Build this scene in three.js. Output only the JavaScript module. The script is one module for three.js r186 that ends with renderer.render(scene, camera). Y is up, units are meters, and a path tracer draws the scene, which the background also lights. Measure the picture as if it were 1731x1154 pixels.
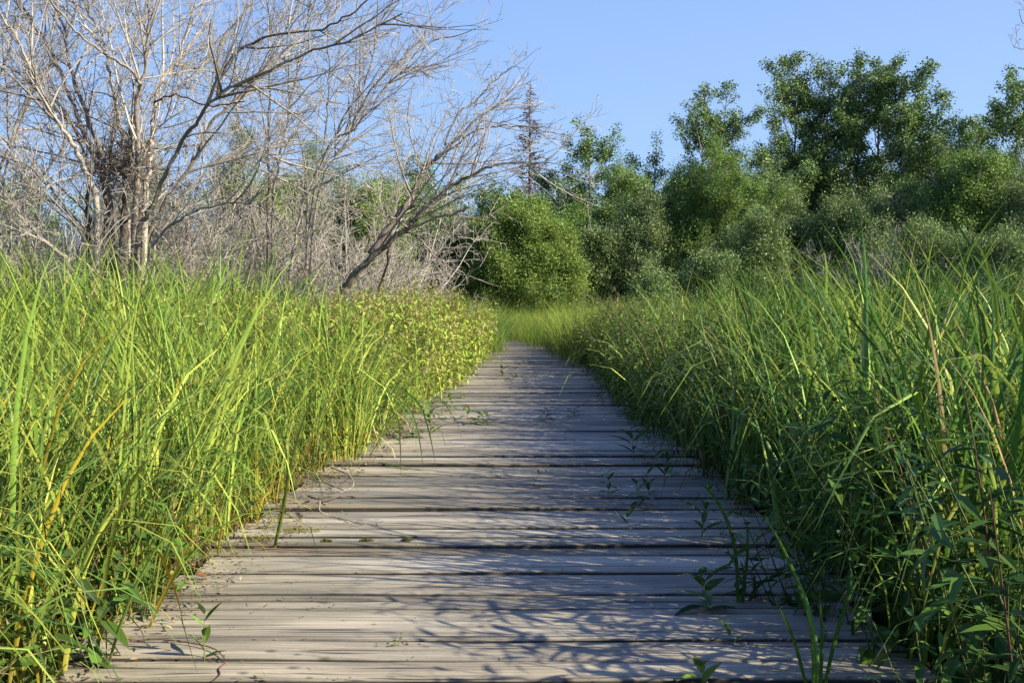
import * as THREE from 'three';
import { mergeGeometries } from 'three/addons/utils/BufferGeometryUtils.js';

// ───────────── camera, sky, sun, exposure ─────────────
const W = 1731, H = 1154, F = 1731, HORIZON = 500, EYE = 1.0;
const PITCH = Math.atan((H / 2 - HORIZON) / F);
const scene = new THREE.Scene();
const camera = new THREE.PerspectiveCamera(2 * Math.atan(H / 2 / F) * 180 / Math.PI, W / H, 0.05, 2000);
camera.position.set(0, EYE, 0);
camera.lookAt(0, EYE - Math.sin(PITCH) * 10, -Math.cos(PITCH) * 10);

const SUN_EL = 28.5 * Math.PI / 180, SUN_AZ = 4 * Math.PI / 180;   // from the right, a little behind the camera
const sunDir = new THREE.Vector3(Math.cos(SUN_EL) * Math.cos(SUN_AZ), Math.sin(SUN_EL), Math.cos(SUN_EL) * Math.sin(SUN_AZ));
function makeSky() {
  const w = 512, h = 256, a = new Float32Array(w * h * 4), d = new THREE.Vector3();
  for (let j = 0; j < h; j++) for (let i = 0; i < w; i++) {
    const el = ((j + 0.5) / h - 0.5) * Math.PI, az = ((i + 0.5) / w - 0.5) * 2 * Math.PI;
    d.set(Math.cos(el) * Math.cos(az), Math.sin(el), Math.cos(el) * Math.sin(az));
    const s = Math.max(0, Math.sin(el)), t = Math.pow(s, 0.68), k = (j * w + i) * 4;
    const mix = (lo, hi) => lo + (hi - lo) * Math.min(1, t * 1.05);
    const c = Math.max(0, d.dot(sunDir)), glow = 0.05 * Math.pow((1 + d.dot(sunDir)) / 2, 2) + 0.05 * Math.pow(c, 6) + 0.25 * Math.pow(c, 60);
    a[k] = mix(0.228, 0.010) + glow; a[k + 1] = mix(0.360, 0.052) + glow * 0.95; a[k + 2] = mix(0.535, 0.275) + glow * 0.85; a[k + 3] = 1;
    if (el < 0) { a[k] = 0.10; a[k + 1] = 0.12; a[k + 2] = 0.09; }
  }
  const tex = new THREE.DataTexture(a, w, h, THREE.RGBAFormat, THREE.FloatType);
  tex.mapping = THREE.EquirectangularReflectionMapping; tex.magFilter = tex.minFilter = THREE.LinearFilter; tex.needsUpdate = true;
  return tex;
}
scene.background = makeSky(); scene.environment = scene.background;
scene.backgroundIntensity = 1; scene.environmentIntensity = 1;
const sun = new THREE.DirectionalLight(new THREE.Color().setRGB(1.0, 0.915, 0.73), 5.0);
sun.position.copy(sunDir).multiplyScalar(60); sun.target.position.set(0, 0, -15);
sun.castShadow = true; sun.shadow.mapSize.set(4096, 4096); sun.shadow.radius = 1;
Object.assign(sun.shadow.camera, { left: -45, right: 45, top: 30, bottom: -45, near: 1, far: 160 });
scene.add(sun, sun.target);
const EXPOSURE = 2.25;

// ───────────── helpers ─────────────
const rng = (s) => () => { s |= 0; s = s + 0x6D2B79F5 | 0; let t = Math.imul(s ^ s >>> 15, 1 | s); t = t + Math.imul(t ^ t >>> 7, 61 | t) ^ t; return ((t ^ t >>> 14) >>> 0) / 4294967296; };
const V = (x, y, z) => new THREE.Vector3(x, y, z);
const R = (r, a, b) => a + (b - a) * r();
const lerp = (a, b, t) => a + (b - a) * t;
const clamp = (x, a, b) => Math.min(b, Math.max(a, x));
const sstep = (a, b, x) => { const t = clamp((x - a) / (b - a), 0, 1); return t * t * (3 - 2 * t); };
const sp = Math.sin(PITCH), cp = Math.cos(PITCH);
function at(px, py, d) {                                             // a point of the place from its bearing and depth
  const X = (px - W / 2) / F, Y = (H / 2 - py) / F;
  return V(d * X, EYE + d * (-sp + Y * cp), d * (-cp - Y * sp));
}
function onPlane(px, py, y = 0) {
  const X = (px - W / 2) / F, Y = (H / 2 - py) / F, d = (y - EYE) / (-sp + Y * cp);
  return V(d * X, y, d * (-cp - Y * sp));
}
const used = new Map();
function numbered(name) { const n = used.get(name) || 0; used.set(name, n + 1); return n ? `${name}_${String(n).padStart(3, '0')}` : name; }
function thing(name, label, category, pos, group, kind) {
  const o = new THREE.Group(); o.name = numbered(name); scene.add(o);
  if (pos) o.position.copy(pos);
  if (label) o.userData.label = label;
  if (category) o.userData.category = category;
  if (group) o.userData.group = group;
  if (kind) o.userData.kind = kind;
  return o;
}
function part(name, geo, mat, parent, kind) {
  const m = new THREE.Mesh(geo, mat); m.name = name; m.castShadow = m.receiveShadow = true;
  if (kind) m.userData.kind = kind;
  parent.add(m); return m;
}
// 2-D value noise
const hash2 = (x, y, s) => { let h = Math.imul(x, 374761393) + Math.imul(y, 668265263) + Math.imul(s, 1442695041) | 0; h = Math.imul(h ^ h >>> 13, 1274126177); return ((h ^ h >>> 16) >>> 0) / 4294967296; };
function noise(x, y, s = 1, px = 0, py = 0) {
  const xi = Math.floor(x), yi = Math.floor(y), u = x - xi, v = y - yi, a = u * u * (3 - 2 * u), b = v * v * (3 - 2 * v);
  const w = (i, n) => n ? ((i % n) + n) % n : i;
  const h = (i, j) => hash2(w(i, px), w(j, py), s);
  return lerp(lerp(h(xi, yi), h(xi + 1, yi), a), lerp(h(xi, yi + 1), h(xi + 1, yi + 1), a), b);
}
// mesh builder
class MB {
  constructor() { this.p = []; this.n = []; this.c = []; this.u = []; this.i = []; }
  get count() { return this.p.length / 3; }
  vert(x, y, z, nx, ny, nz, c, u = 0, v = 0) { this.p.push(x, y, z); this.n.push(nx, ny, nz); this.c.push(c[0], c[1], c[2]); this.u.push(u, v); return this.p.length / 3 - 1; }
  tube(pts, rad, sides, col, cap = false) {
    const n = pts.length, T = V(), N = V(), B = V(), prev = V(), q = V();
    let len = 0, first = this.count;
    for (let k = 0; k < n; k++) {
      T.subVectors(pts[Math.min(n - 1, k + 1)], pts[Math.max(0, k - 1)]).normalize();
      if (k === 0) { N.set(Math.abs(T.y) < 0.9 ? 0 : 1, Math.abs(T.y) < 0.9 ? 1 : 0, 0).cross(T).normalize(); }
      else { N.copy(prev).addScaledVector(T, -prev.dot(T)); if (N.lengthSq() < 1e-8) N.set(1, 0, 0).cross(T); N.normalize(); len += pts[k].distanceTo(pts[k - 1]); }
      prev.copy(N); B.crossVectors(T, N);
      for (let s = 0; s <= sides; s++) {
        const a = s / sides * 2 * Math.PI, ca = Math.cos(a), sa = Math.sin(a);
        q.set(N.x * ca + B.x * sa, N.y * ca + B.y * sa, N.z * ca + B.z * sa);
        this.vert(pts[k].x + q.x * rad[k], pts[k].y + q.y * rad[k], pts[k].z + q.z * rad[k], q.x, q.y, q.z, col, s / sides, len);
      }
      if (k) for (let s = 0; s < sides; s++) {
        const a0 = first + (k - 1) * (sides + 1) + s, b0 = a0 + sides + 1;
        this.i.push(a0, a0 + 1, b0, a0 + 1, b0 + 1, b0);
      }
    }
    if (cap) {
      const c = this.vert(pts[n - 1].x + T.x * rad[n - 1] * 0.3, pts[n - 1].y + T.y * rad[n - 1] * 0.3, pts[n - 1].z + T.z * rad[n - 1] * 0.3, T.x, T.y, T.z, col);
      for (let s = 0; s < sides; s++) this.i.push(first + (n - 1) * (sides + 1) + s, first + (n - 1) * (sides + 1) + s + 1, c);
    }
  }
  // a strip (blade): centre points, half widths, side vectors
  strip(pts, hw, side, cols, fold = 0) {
    const n = pts.length, T = V(), N = V(), first = this.count;
    for (let k = 0; k < n; k++) {
      T.subVectors(pts[Math.min(n - 1, k + 1)], pts[Math.max(0, k - 1)]).normalize();
      const S = Array.isArray(side) ? side[k] : side;
      N.crossVectors(S, T).normalize();
      const p = pts[k], c = cols[Math.min(k, cols.length - 1)], w = hw[k];
      this.vert(p.x - S.x * w, p.y - S.y * w, p.z - S.z * w, N.x - S.x * fold, N.y - S.y * fold, N.z - S.z * fold, c, 0, k / (n - 1));
      this.vert(p.x + S.x * w, p.y + S.y * w, p.z + S.z * w, N.x + S.x * fold, N.y + S.y * fold, N.z + S.z * fold, c, 1, k / (n - 1));
      if (k) { const a = first + 2 * (k - 1); this.i.push(a, a + 1, a + 2, a + 1, a + 3, a + 2); }
    }
  }
  // a folded, slightly drooping leaf; dir = unit direction, up = approximate face normal
  leaf(o, dir, up, L, w, c, droop = 0.15, fold = 0.25, seg = 2) {
    const S = V().crossVectors(dir, up).normalize(), U = V().crossVectors(S, dir).normalize();
    const P = (t, side) => {
      const prof = Math.sin(Math.PI * Math.pow(clamp(t, 0, 1), 0.8)) * w * 0.5 * side, dr = -droop * L * t * t;
      return V(o.x + dir.x * L * t + S.x * prof + U.x * (dr + Math.abs(prof) * fold), o.y + dir.y * L * t + S.y * prof + U.y * (dr + Math.abs(prof) * fold), o.z + dir.z * L * t + S.z * prof + U.z * (dr + Math.abs(prof) * fold));
    };
    const NL = V(U.x + S.x * fold, U.y + S.y * fold, U.z + S.z * fold).normalize(), NR = V(U.x - S.x * fold, U.y - S.y * fold, U.z - S.z * fold).normalize();
    for (const sgn of [-1, 1]) {
      const N = sgn < 0 ? NL : NR, mid = [], edge = [];
      for (let k = 0; k <= seg; k++) {
        const t = k / seg, m = P(t, 0); mid.push(this.vert(m.x, m.y, m.z, N.x, N.y, N.z, c));
        if (k > 0 && k < seg) { const e = P(t, sgn); edge.push(this.vert(e.x, e.y, e.z, N.x, N.y, N.z, c)); } else edge.push(mid[k]);
      }
      for (let k = 0; k < seg; k++) {
        const f = sgn > 0 ? [[0, 1, 2], [0, 1, 2]] : null;
        if (edge[k] !== mid[k]) this.i.push(...(f ? [mid[k], edge[k], mid[k + 1]] : [mid[k], mid[k + 1], edge[k]]));
        if (edge[k + 1] !== mid[k + 1]) this.i.push(...(f ? [edge[k], edge[k + 1], mid[k + 1]] : [edge[k], mid[k + 1], edge[k + 1]]));
      }
    }
  }
  geo(origin) {
    const g = new THREE.BufferGeometry(), p = new Float32Array(this.p);
    if (origin) for (let k = 0; k < p.length; k += 3) { p[k] -= origin.x; p[k + 1] -= origin.y; p[k + 2] -= origin.z; }
    g.setAttribute('position', new THREE.BufferAttribute(p, 3));
    g.setAttribute('normal', new THREE.BufferAttribute(new Float32Array(this.n), 3));
    g.setAttribute('color', new THREE.BufferAttribute(new Float32Array(this.c), 3));
    g.setAttribute('uv', new THREE.BufferAttribute(new Float32Array(this.u), 2));
    g.setIndex(new THREE.BufferAttribute(new Uint32Array(this.i), 1));
    return g;
  }
}
function spline(pts, n) { const c = new THREE.CatmullRomCurve3(pts, false, 'centripetal'); return c.getPoints(n); }
function randDir(r) { const z = R(r, -1, 1), a = R(r, 0, 2 * Math.PI), s = Math.sqrt(1 - z * z); return V(s * Math.cos(a), z, s * Math.sin(a)); }
function deflect(r, dir, ang) { const q = randDir(r); q.addScaledVector(dir, -q.dot(dir)).normalize(); return dir.clone().multiplyScalar(Math.cos(ang)).addScaledVector(q, Math.sin(ang)).normalize(); }

// ───────────── materials ─────────────
const WHITE = [1, 1, 1];
const leafSoft = new THREE.MeshPhysicalMaterial({ vertexColors: true, roughness: 1, transmission: 0.38, thickness: 0, specularIntensity: 0.12, side: THREE.DoubleSide, name: 'soft leaf' });
const leafGlow = new THREE.MeshPhysicalMaterial({ vertexColors: true, roughness: 1, transmission: 0.52, thickness: 0, specularIntensity: 0.12, side: THREE.DoubleSide, name: 'backlit leaf' });
const leafSun = new THREE.MeshPhysicalMaterial({ vertexColors: true, roughness: 1, transmission: 0.2, thickness: 0, specularIntensity: 0.12, side: THREE.DoubleSide, name: 'firm leaf' });
const leafGloss = new THREE.MeshPhysicalMaterial({ vertexColors: true, roughness: 0.42, specularIntensity: 0.4, side: THREE.DoubleSide, name: 'glossy leaf' });
const leafTree = new THREE.MeshPhysicalMaterial({ vertexColors: true, roughness: 0.8, transmission: 0.22, thickness: 0, specularIntensity: 0.35, side: THREE.DoubleSide, name: 'tree leaf' });
const leafBush = new THREE.MeshPhysicalMaterial({ vertexColors: true, roughness: 0.85, transmission: 0.22, thickness: 0, specularIntensity: 0.3, side: THREE.DoubleSide, name: 'shrub leaf' });
const twigMat = new THREE.MeshStandardMaterial({ vertexColors: true, roughness: 0.85, name: 'dry twig' });
function dataTex(w, h, f, srgb) {
  const a = new Uint8Array(w * h * 4);
  for (let j = 0; j < h; j++) for (let i = 0; i < w; i++) {
    const v = f(i / w, j / h), k = (j * w + i) * 4;
    for (let q = 0; q < 3; q++) { let x = clamp(v[q], 0, 1); if (srgb) x = x < 0.0031308 ? 12.92 * x : 1.055 * Math.pow(x, 1 / 2.4) - 0.055; a[k + q] = x * 255; }
    a[k + 3] = 255;
  }
  const t = new THREE.DataTexture(a, w, h, THREE.RGBAFormat); t.wrapS = t.wrapT = THREE.RepeatWrapping; t.magFilter = THREE.LinearFilter; t.minFilter = THREE.LinearMipmapLinearFilter;
  if (srgb) t.colorSpace = THREE.SRGBColorSpace; t.needsUpdate = true; return t;
}
// bark: u round the limb, v in metres
const barkH = (u, v) => 0.55 * noise(u * 8, v * 14, 3, 8, 14) + 0.45 * noise(u * 18, v * 40, 4, 18, 40);
const barkTex = dataTex(128, 512, (u, v) => { const h = barkH(u, v), m = noise(u * 3, v * 5, 9, 3, 5), k = 0.45 + 0.75 * h + 0.25 * (m - 0.5); return [k, k * 0.97, k * 0.93]; }, true);
const barkBump = dataTex(128, 512, (u, v) => { const h = barkH(u, v); return [h, h, h]; });
const barkMat = new THREE.MeshStandardMaterial({ vertexColors: true, map: barkTex, bumpMap: barkBump, bumpScale: 0.012, roughness: 0.9, name: 'bark' });

// weathered wood: u along the plank, one repeat = 2.6 m by 0.65 m
const KN = (() => { const r = rng(77), k = []; for (let i = 0; i < 26; i++) k.push([r(), r(), R(r, 0.006, 0.014)]); return k; })();
function grain(u, v) {
  let dv = 0, knot = 0;
  for (const [ku, kv, ks] of KN) {
    let du = u - ku, dw = v - kv; du -= Math.round(du); dw -= Math.round(dw);
    const x = du * 2.6, y = dw * 0.65, q = x * x / 0.02 + y * y / 0.0006;
    if (q < 9) { dv += Math.sign(y || 1) * 0.018 * Math.exp(-q * 0.6); const kd = Math.hypot(x / 1.5, y) / ks; if (kd < 1.4) knot = Math.max(knot, 1 - kd / 1.4); }
  }
  const vv = v + dv + 0.012 * (noise(u * 5, v * 6, 21, 5, 6) - 0.5);
  const g1 = noise(u * 9, vv * 64, 22, 9, 64), g2 = noise(u * 22, vv * 170, 23, 22, 170), g3 = noise(u * 60, vv * 256, 24, 60, 256);
  const crack = Math.pow(noise(u * 6, vv * 90, 25, 6, 90), 7) * 2.6;
  return { g: 0.45 * g1 + 0.35 * g2 + 0.2 * g3, crack: clamp(crack - 0.24, 0, 1), knot };
}
const woodTex = dataTex(2048, 1024, (u, v) => {
  const { g, crack, knot } = grain(u, v), blot = noise(u * 7, v * 4, 31, 7, 4), fine = noise(u * 300, v * 200, 32, 300, 200), stain = sstep(0.55, 0.85, noise(u * 11, v * 9, 33, 11, 9));
  let k = 0.66 + 0.62 * (g - 0.5) + 0.30 * (blot - 0.5) + 0.12 * (fine - 0.5);
  k *= 1 - 0.75 * crack; k *= 1 - 0.75 * knot; k *= 1 - 0.22 * stain;
  const warm = 0.5 + 0.5 * noise(u * 5, v * 12, 34, 5, 12);
  return [k, k * lerp(0.975, 0.92, warm), k * lerp(0.92, 0.79, warm)];
}, true);
const woodBump = dataTex(2048, 1024, (u, v) => { const { g, crack, knot } = grain(u, v), h = 0.35 + 0.6 * g - 0.6 * crack - 0.2 * knot; return [h, h, h]; });
const woodMats = [[0.47, 0.465, 0.42], [0.58, 0.55, 0.46], [0.34, 0.335, 0.30], [0.53, 0.51, 0.44], [0.37, 0.345, 0.28], [0.66, 0.645, 0.565]].map((c, k) =>
  new THREE.MeshStandardMaterial({ color: new THREE.Color().setRGB(...c), map: woodTex, bumpMap: woodBump, bumpScale: 0.004, roughness: 0.82, vertexColors: true, name: 'weathered plank ' + k }));
const beamMat = new THREE.MeshStandardMaterial({ color: new THREE.Color().setRGB(0.10, 0.08, 0.06), map: woodTex, roughness: 0.95, name: 'beam' });

// ───────────── ground ─────────────
const soilTex = dataTex(512, 512, (u, v) => {
  const a = noise(u * 12, v * 12, 51, 12, 12), b = noise(u * 60, v * 60, 52, 60, 60), c = noise(u * 200, v * 200, 53, 200, 200), k = 0.35 + 0.5 * a + 0.4 * b + 0.3 * c;
  return [0.085 * k, 0.066 * k, 0.042 * k];
}, true);
const soilBump = dataTex(512, 512, (u, v) => { const k = 0.5 * noise(u * 60, v * 60, 52, 60, 60) + 0.5 * noise(u * 200, v * 200, 53, 200, 200); return [k, k, k]; });
const soilMat = new THREE.MeshStandardMaterial({ map: soilTex, bumpMap: soilBump, bumpScale: 0.02, roughness: 1, name: 'marsh soil' });
const cxPath = (d) => -0.04 + 0.018 * (Math.min(d, 14) - 2.6) + (d > 14 ? 0.018 * (d - 14) - 0.019 * (d - 14) ** 2 : 0);   // boardwalk centre at distance d ahead
const HALF = 1.17;
function groundY(x, z) {
  const d = -z, off = Math.abs(x - cxPath(clamp(d, -4, 26))), near = sstep(34, 20, d);
  return -0.30 + near * 0.17 * (1 - sstep(1.1, 2.2, off)) * sstep(1.0, 1.25, off) + 0.10 * (noise(x * 0.35, z * 0.35, 61) - 0.5);
}
{
  const xs = [], zs = [];
  for (let k = -60; k <= 60; k++) { const s = Math.abs(k) / 60; xs.push(Math.sign(k) * (s * 9 + Math.pow(s, 6) * 500)); }
  for (let k = -25; k <= 110; k++) { const s = k / 110; zs.push(k < 0 ? -k * 0.25 + Math.pow(-k / 25, 5) * 300 : -(s * 30 + Math.pow(s, 6) * 700)); }
  const p = [], u = [], idx = [];
  for (const z of zs) for (const x of xs) { p.push(x, groundY(x, z), z); u.push(x / 2.2, z / 2.2); }
  for (let j = 0; j < zs.length - 1; j++) for (let i = 0; i < xs.length - 1; i++) { const a = j * xs.length + i, b = a + xs.length; idx.push(a, a + 1, b, a + 1, b + 1, b); }
  const g = new THREE.BufferGeometry();
  g.setAttribute('position', new THREE.Float32BufferAttribute(p, 3)); g.setAttribute('uv', new THREE.Float32BufferAttribute(u, 2)); g.setIndex(idx); g.computeVertexNormals();
  const m = new THREE.Mesh(g, soilMat); m.name = 'ground'; m.userData.kind = 'structure'; m.userData.label = 'dark marsh soil under the grass beside the boardwalk'; m.receiveShadow = true; scene.add(m);
}

// ───────────── boardwalk ─────────────
const walk = thing('boardwalk', 'long grey weathered plank boardwalk leading through the tall grass', null, null, null, 'structure');
{
  const r = rng(5);
  // joints measured as distances ahead, then repeated widths
  const J = [2.765, 2.919, 3.229, 3.329, 3.401, 3.675, 3.925, 4.063, 4.145, 4.222, 4.371, 4.496, 4.616, 4.787, 4.89, 5.03, 5.204, 5.376, 5.53, 5.694, 6.03, 6.204, 6.364, 6.547, 6.735, 6.924, 7.123, 7.304, 7.572, 7.904, 8.2, 8.379];
  const wide = new Set([3.229, 3.675, 4.063]);
  const front = []; let z = J[0]; while (z > -2) { z -= R(r, 0.138, 0.15); front.unshift(z); }
  let e = 8.379; const back = []; while (e < 26) { e += r() < 0.3 ? R(r, 0.26, 0.3) : R(r, 0.14, 0.2); back.push(e); }
  const D = [...front, ...J, ...back];
  for (let k = 0; k < D.length - 1; k++) {
    const gap = wide.has(D[k]) || wide.has(D[k + 1]) ? 0.025 : R(r, 0.005, 0.016), d0 = D[k] + gap / 2, d1 = D[k + 1] - gap / 2 - (r() < 0.1 ? 0.01 : 0), wd = d1 - d0, dm = (d0 + d1) / 2;
    const L = 2 * HALF + R(r, -0.05, 0.07), th = 0.04, ch = 0.0035, N = dm < 9 ? 22 : 8, prof = [[-wd / 2, -th], [-wd / 2, -ch], [-wd / 2 + ch * 0.8, 0], [-wd * 0.17, 0.0015], [wd * 0.17, 0.0015], [wd / 2 - ch * 0.8, 0], [wd / 2, -ch], [wd / 2, -th]];
    const p = [], u = [], vc = [], idx = [], uo = r(), vo = r(), cup = R(r, -0.004, 0.003), sd = k * 7 + 1;
    for (let i = 0; i <= N; i++) {
      const x = (i / N - 0.5) * L, w1 = 0.004 * (noise(x * 5, sd, 71) - 0.5) + 0.003 * (noise(x * 19, sd, 72) - 0.5), w2 = 0.004 * (noise(x * 5, sd, 73) - 0.5) + 0.003 * (noise(x * 19, sd, 74) - 0.5), hh = 0.006 * (noise(x * 1.3, sd, 75) - 0.5);
      prof.forEach(([a, b], q) => {
        const za = a + (a < 0 ? w1 : w2) * (Math.abs(a) > wd * 0.3 ? 1 : 0), y = b + hh + cup * (1 - (2 * a / wd) ** 2);
        p.push(x, y, za); const shadeGrime = q === 0 || q === 7 ? 0.12 : q === 1 || q === 6 ? 0.2 : q === 2 || q === 5 ? 0.8 : 1; vc.push(shadeGrime, shadeGrime * 0.97, shadeGrime * 0.93);   // gap shade painted dark into plank sides and edges, with some worn grime
        u.push(uo + x / 2.6, vo + (za + (q < 2 ? -b : q > 5 ? b : 0)) / 0.65);
      });
    }
    const M = prof.length;
    for (let i = 0; i < N; i++) for (let q = 0; q < M; q++) { const a = i * M + q, b = i * M + (q + 1) % M, c = a + M, dd = b + M; idx.push(a, b, c, b, dd, c); }
    for (const i of [0, N]) for (let q = 1; q < M - 1; q++) idx.push(...(i ? [i * M, i * M + q, i * M + q + 1] : [0, q + 1, q]));
    let g = new THREE.BufferGeometry();
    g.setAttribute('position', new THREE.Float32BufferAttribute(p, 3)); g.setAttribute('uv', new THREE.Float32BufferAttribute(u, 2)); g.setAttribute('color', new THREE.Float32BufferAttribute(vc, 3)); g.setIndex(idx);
    g = g.toNonIndexed(); g.computeVertexNormals();
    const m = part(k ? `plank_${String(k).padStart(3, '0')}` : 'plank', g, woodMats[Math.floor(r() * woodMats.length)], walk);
    m.position.set(cxPath(dm) + R(r, -0.04, 0.04), R(r, -0.010, 0.006), -dm);
    const turn = dm > 14 ? Math.atan(2 * 0.019 * (dm - 14)) * 0.8 : 0;
    m.rotation.set(R(r, -0.015, 0.015), turn + 0.010 * sstep(2.9, 4, dm) + R(r, -0.0025, 0.0025), R(r, -0.003, 0.003));
  }
  [-0.85, 0, 0.85].forEach((off) => {
    const pts = []; for (let d = -2; d <= 26; d += 1) pts.push(V(cxPath(d) + off, -0.125, -d));
    const g = new MB(); const hw = 0.03, hh = 0.075;
    const q = pts.map((c) => [[-hw, -hh], [hw, -hh], [hw, hh], [-hw, hh]].map(([a, b]) => V(c.x + a, c.y + b, c.z)));
    const n = [[0, -1, 0], [1, 0, 0], [0, 1, 0], [-1, 0, 0]];
    for (let s = 0; s < 4; s++) for (let k = 0; k < q.length - 1; k++) {
      const vs = [q[k][s], q[k][(s + 1) % 4], q[k + 1][s], q[k + 1][(s + 1) % 4]].map((v, j) => g.vert(v.x, v.y, v.z, ...n[s], WHITE, v.z / 2.6, j % 2 * 0.1));
      g.i.push(vs[0], vs[2], vs[1], vs[1], vs[2], vs[3]);
    }
    part('beam', g.geo(), beamMat, walk);
  });
}

// ───────────── grasses ─────────────
const G = { bright: [0.188, 0.280, 0.045], mid: [0.114, 0.208, 0.036], deep: [0.055, 0.125, 0.020], blue: [0.080, 0.150, 0.040], yellow: [0.34, 0.26, 0.025], straw: [0.36, 0.28, 0.13], brown: [0.13, 0.075, 0.035], lime: [0.285, 0.345, 0.058] };
const mul = (c, k) => [c[0] * k, c[1] * k, c[2] * k];
const mixc = (a, b, t) => [lerp(a[0], b[0], t), lerp(a[1], b[1], t), lerp(a[2], b[2], t)];
function pick(r, list) { let s = 0; for (const [, w] of list) s += w; let t = r() * s; for (const [c, w] of list) { t -= w; if (t <= 0) return c; } return list[0][0]; }
function bladePts(r, base, az, L, lean, bend, n, kink = 0) {
  const pts = [base.clone()], p = base.clone(), wob = R(r, -0.5, 0.5);
  for (let k = 1; k <= n; k++) {
    const t = k / n, th = Math.min(2.75, lean + bend * Math.pow(t, 2.8) + (kink && t > kink ? 0.9 : 0)), a = az + wob * t * 0.5, s = L / n;
    p.add(V(Math.sin(th) * Math.cos(a) * s, Math.cos(th) * s, Math.sin(th) * Math.sin(a) * s)); pts.push(p.clone());
  }
  return pts;
}
function tuft(seed, o) {
  const r = rng(seed), mb = new MB(), n = o.seg || 8;
  for (let b = 0; b < o.n; b++) {
    const ba = R(r, 0, 6.283), br = o.spread * Math.sqrt(r()), base = V(Math.cos(ba) * br, R(r, -0.03, 0), Math.sin(ba) * br);
    const az = R(r, 0, 6.283), L = R(r, o.L[0], o.L[1]), pts = bladePts(r, base, az, L, R(r, 0.02, o.lean), R(r, o.bend[0], o.bend[1]), n, r() < (o.kink || 0) ? R(r, 0.4, 0.7) : 0);
    const tw = az + Math.PI / 2 + R(r, -0.9, 0.9), tw2 = R(r, -0.8, 0.8), col = pick(r, o.cols), k = R(r, 0.8, 1.2), w = R(r, o.w[0], o.w[1]) / 2;
    const side = [], hw = [], cols = [];
    for (let q = 0; q <= n; q++) {
      const t = q / n, a = tw + tw2 * t; side.push(V(Math.cos(a), 0, Math.sin(a)));
      hw.push(Math.max(0.0004, w * (0.75 + 0.35 * Math.sin(t * 2.6)) * (1 - Math.pow(t, 3.2))));
      cols.push(mul(mixc(col, o.foot || col, clamp(0.85 - t * 2.2, 0, 0.8)), k));
    }
    mb.strip(pts, hw, side, cols, 0.35);
  }
  return mb.geo();
}
// herb: leafy stem, opposite leaves
function herb(seed, o) {
  const r = rng(seed), mb = new MB();
  for (let s = 0; s < (o.stems || 1); s++) {
    const az = R(r, 0, 6.283), h = o.h * R(r, 0.8, 1.05), base = s ? V(R(r, -o.spread, o.spread), 0, R(r, -o.spread, o.spread)) : V(0, 0, 0);
    const pts = bladePts(r, base, az, h, R(r, 0, o.lean || 0.12), R(r, 0, 0.35), 7);
    mb.tube(pts, pts.map((_, k) => o.r * (1 - 0.75 * k / 7)), 4, pick(r, o.stemCols));
    const nodes = Math.round(h / o.step);
    for (let k = Math.round(nodes * (o.from ?? 0.12)); k <= nodes; k++) {
      const t = k / nodes, f = Math.min(6.999, t * 7), i = Math.floor(f), p = pts[i].clone().lerp(pts[i + 1], f - i), rot = k * (o.spiral || 1.5708) + R(r, -0.3, 0.3);
      const size = o.leaf * R(r, 0.75, 1.15) * (t > 0.75 ? lerp(1, o.tip ?? 0.35, (t - 0.75) / 0.25) : lerp(0.8, 1, t));
      for (let q = 0; q < (o.perNode || 2); q++) {
        if (r() < (o.skip || 0.1)) continue;
        const a = rot + q * 2 * Math.PI / (o.perNode || 2) + R(r, -0.2, 0.2), up = R(r, o.rise[0], o.rise[1]), d = V(Math.cos(a) * Math.cos(up), Math.sin(up), Math.sin(a) * Math.cos(up));
        const col = mul(pick(r, o.cols), R(r, 0.8, 1.2)), upv = V(-d.x * 0.5 + R(r, -0.4, 0.4), 1, -d.z * 0.5 + R(r, -0.4, 0.4)).normalize();
        mb.leaf(p.clone().addScaledVector(d, 0.004), d, upv, size, size * o.ratio, col, R(r, 0.1, 0.55), 0.28, o.seg || 3);
      }
      if (o.fluff && t > 0.5 && r() < o.fluff) for (let q = 0; q < 4; q++) { const d = randDir(r); mb.leaf(p, d, randDir(r), R(r, 0.015, 0.03), 0.008, pick(r, [[[0.38, 0.27, 0.14], 1], [[0.26, 0.15, 0.09], 1]]), 0.2, 0.2, 2); }
    }
  }
  return mb.geo();
}
// banks: places plants into a set of variants
function scatter(parent, name, variants, mat, places, seed) {
  const r = rng(seed), lists = variants.map(() => []);
  for (const p of places) lists[Math.floor(r() * variants.length)].push(p);
  const q = new THREE.Quaternion(), e = new THREE.Euler(), m = new THREE.Matrix4(), c = new THREE.Color();
  lists.forEach((list, k) => {
    if (!list.length) return;
    const im = new THREE.InstancedMesh(variants[k], mat, list.length); im.name = name; im.userData.kind = 'stuff'; im.castShadow = im.receiveShadow = true;
    list.forEach((p, i) => {
      e.set(p.tz || 0, 0, 0); q.setFromEuler(e);
      const yaw = new THREE.Quaternion().setFromAxisAngle(V(0, 1, 0), p.yaw ?? r() * 6.283), tilt = new THREE.Quaternion().setFromAxisAngle(V(0, 0, 1), -(p.tilt || 0));
      q.premultiply(tilt).multiply(yaw);
      im.setMatrixAt(i, m.compose(V(p.x, p.y, p.z), q, V(p.s, p.s * (p.sy || 1), p.s)));
      const b = p.b ?? 1; im.setColorAt(i, c.setRGB(b * (p.cr || 1), b, b * (p.cb || 1)));
    });
    parent.add(im);
  });
}
const interp = (t, x) => { if (x <= t[0][0]) return t[0][1]; for (let k = 1; k < t.length; k++) if (x <= t[k][0]) return lerp(t[k - 1][1], t[k][1], (x - t[k - 1][0]) / (t[k][0] - t[k - 1][0])); return t[t.length - 1][1]; };
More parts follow.
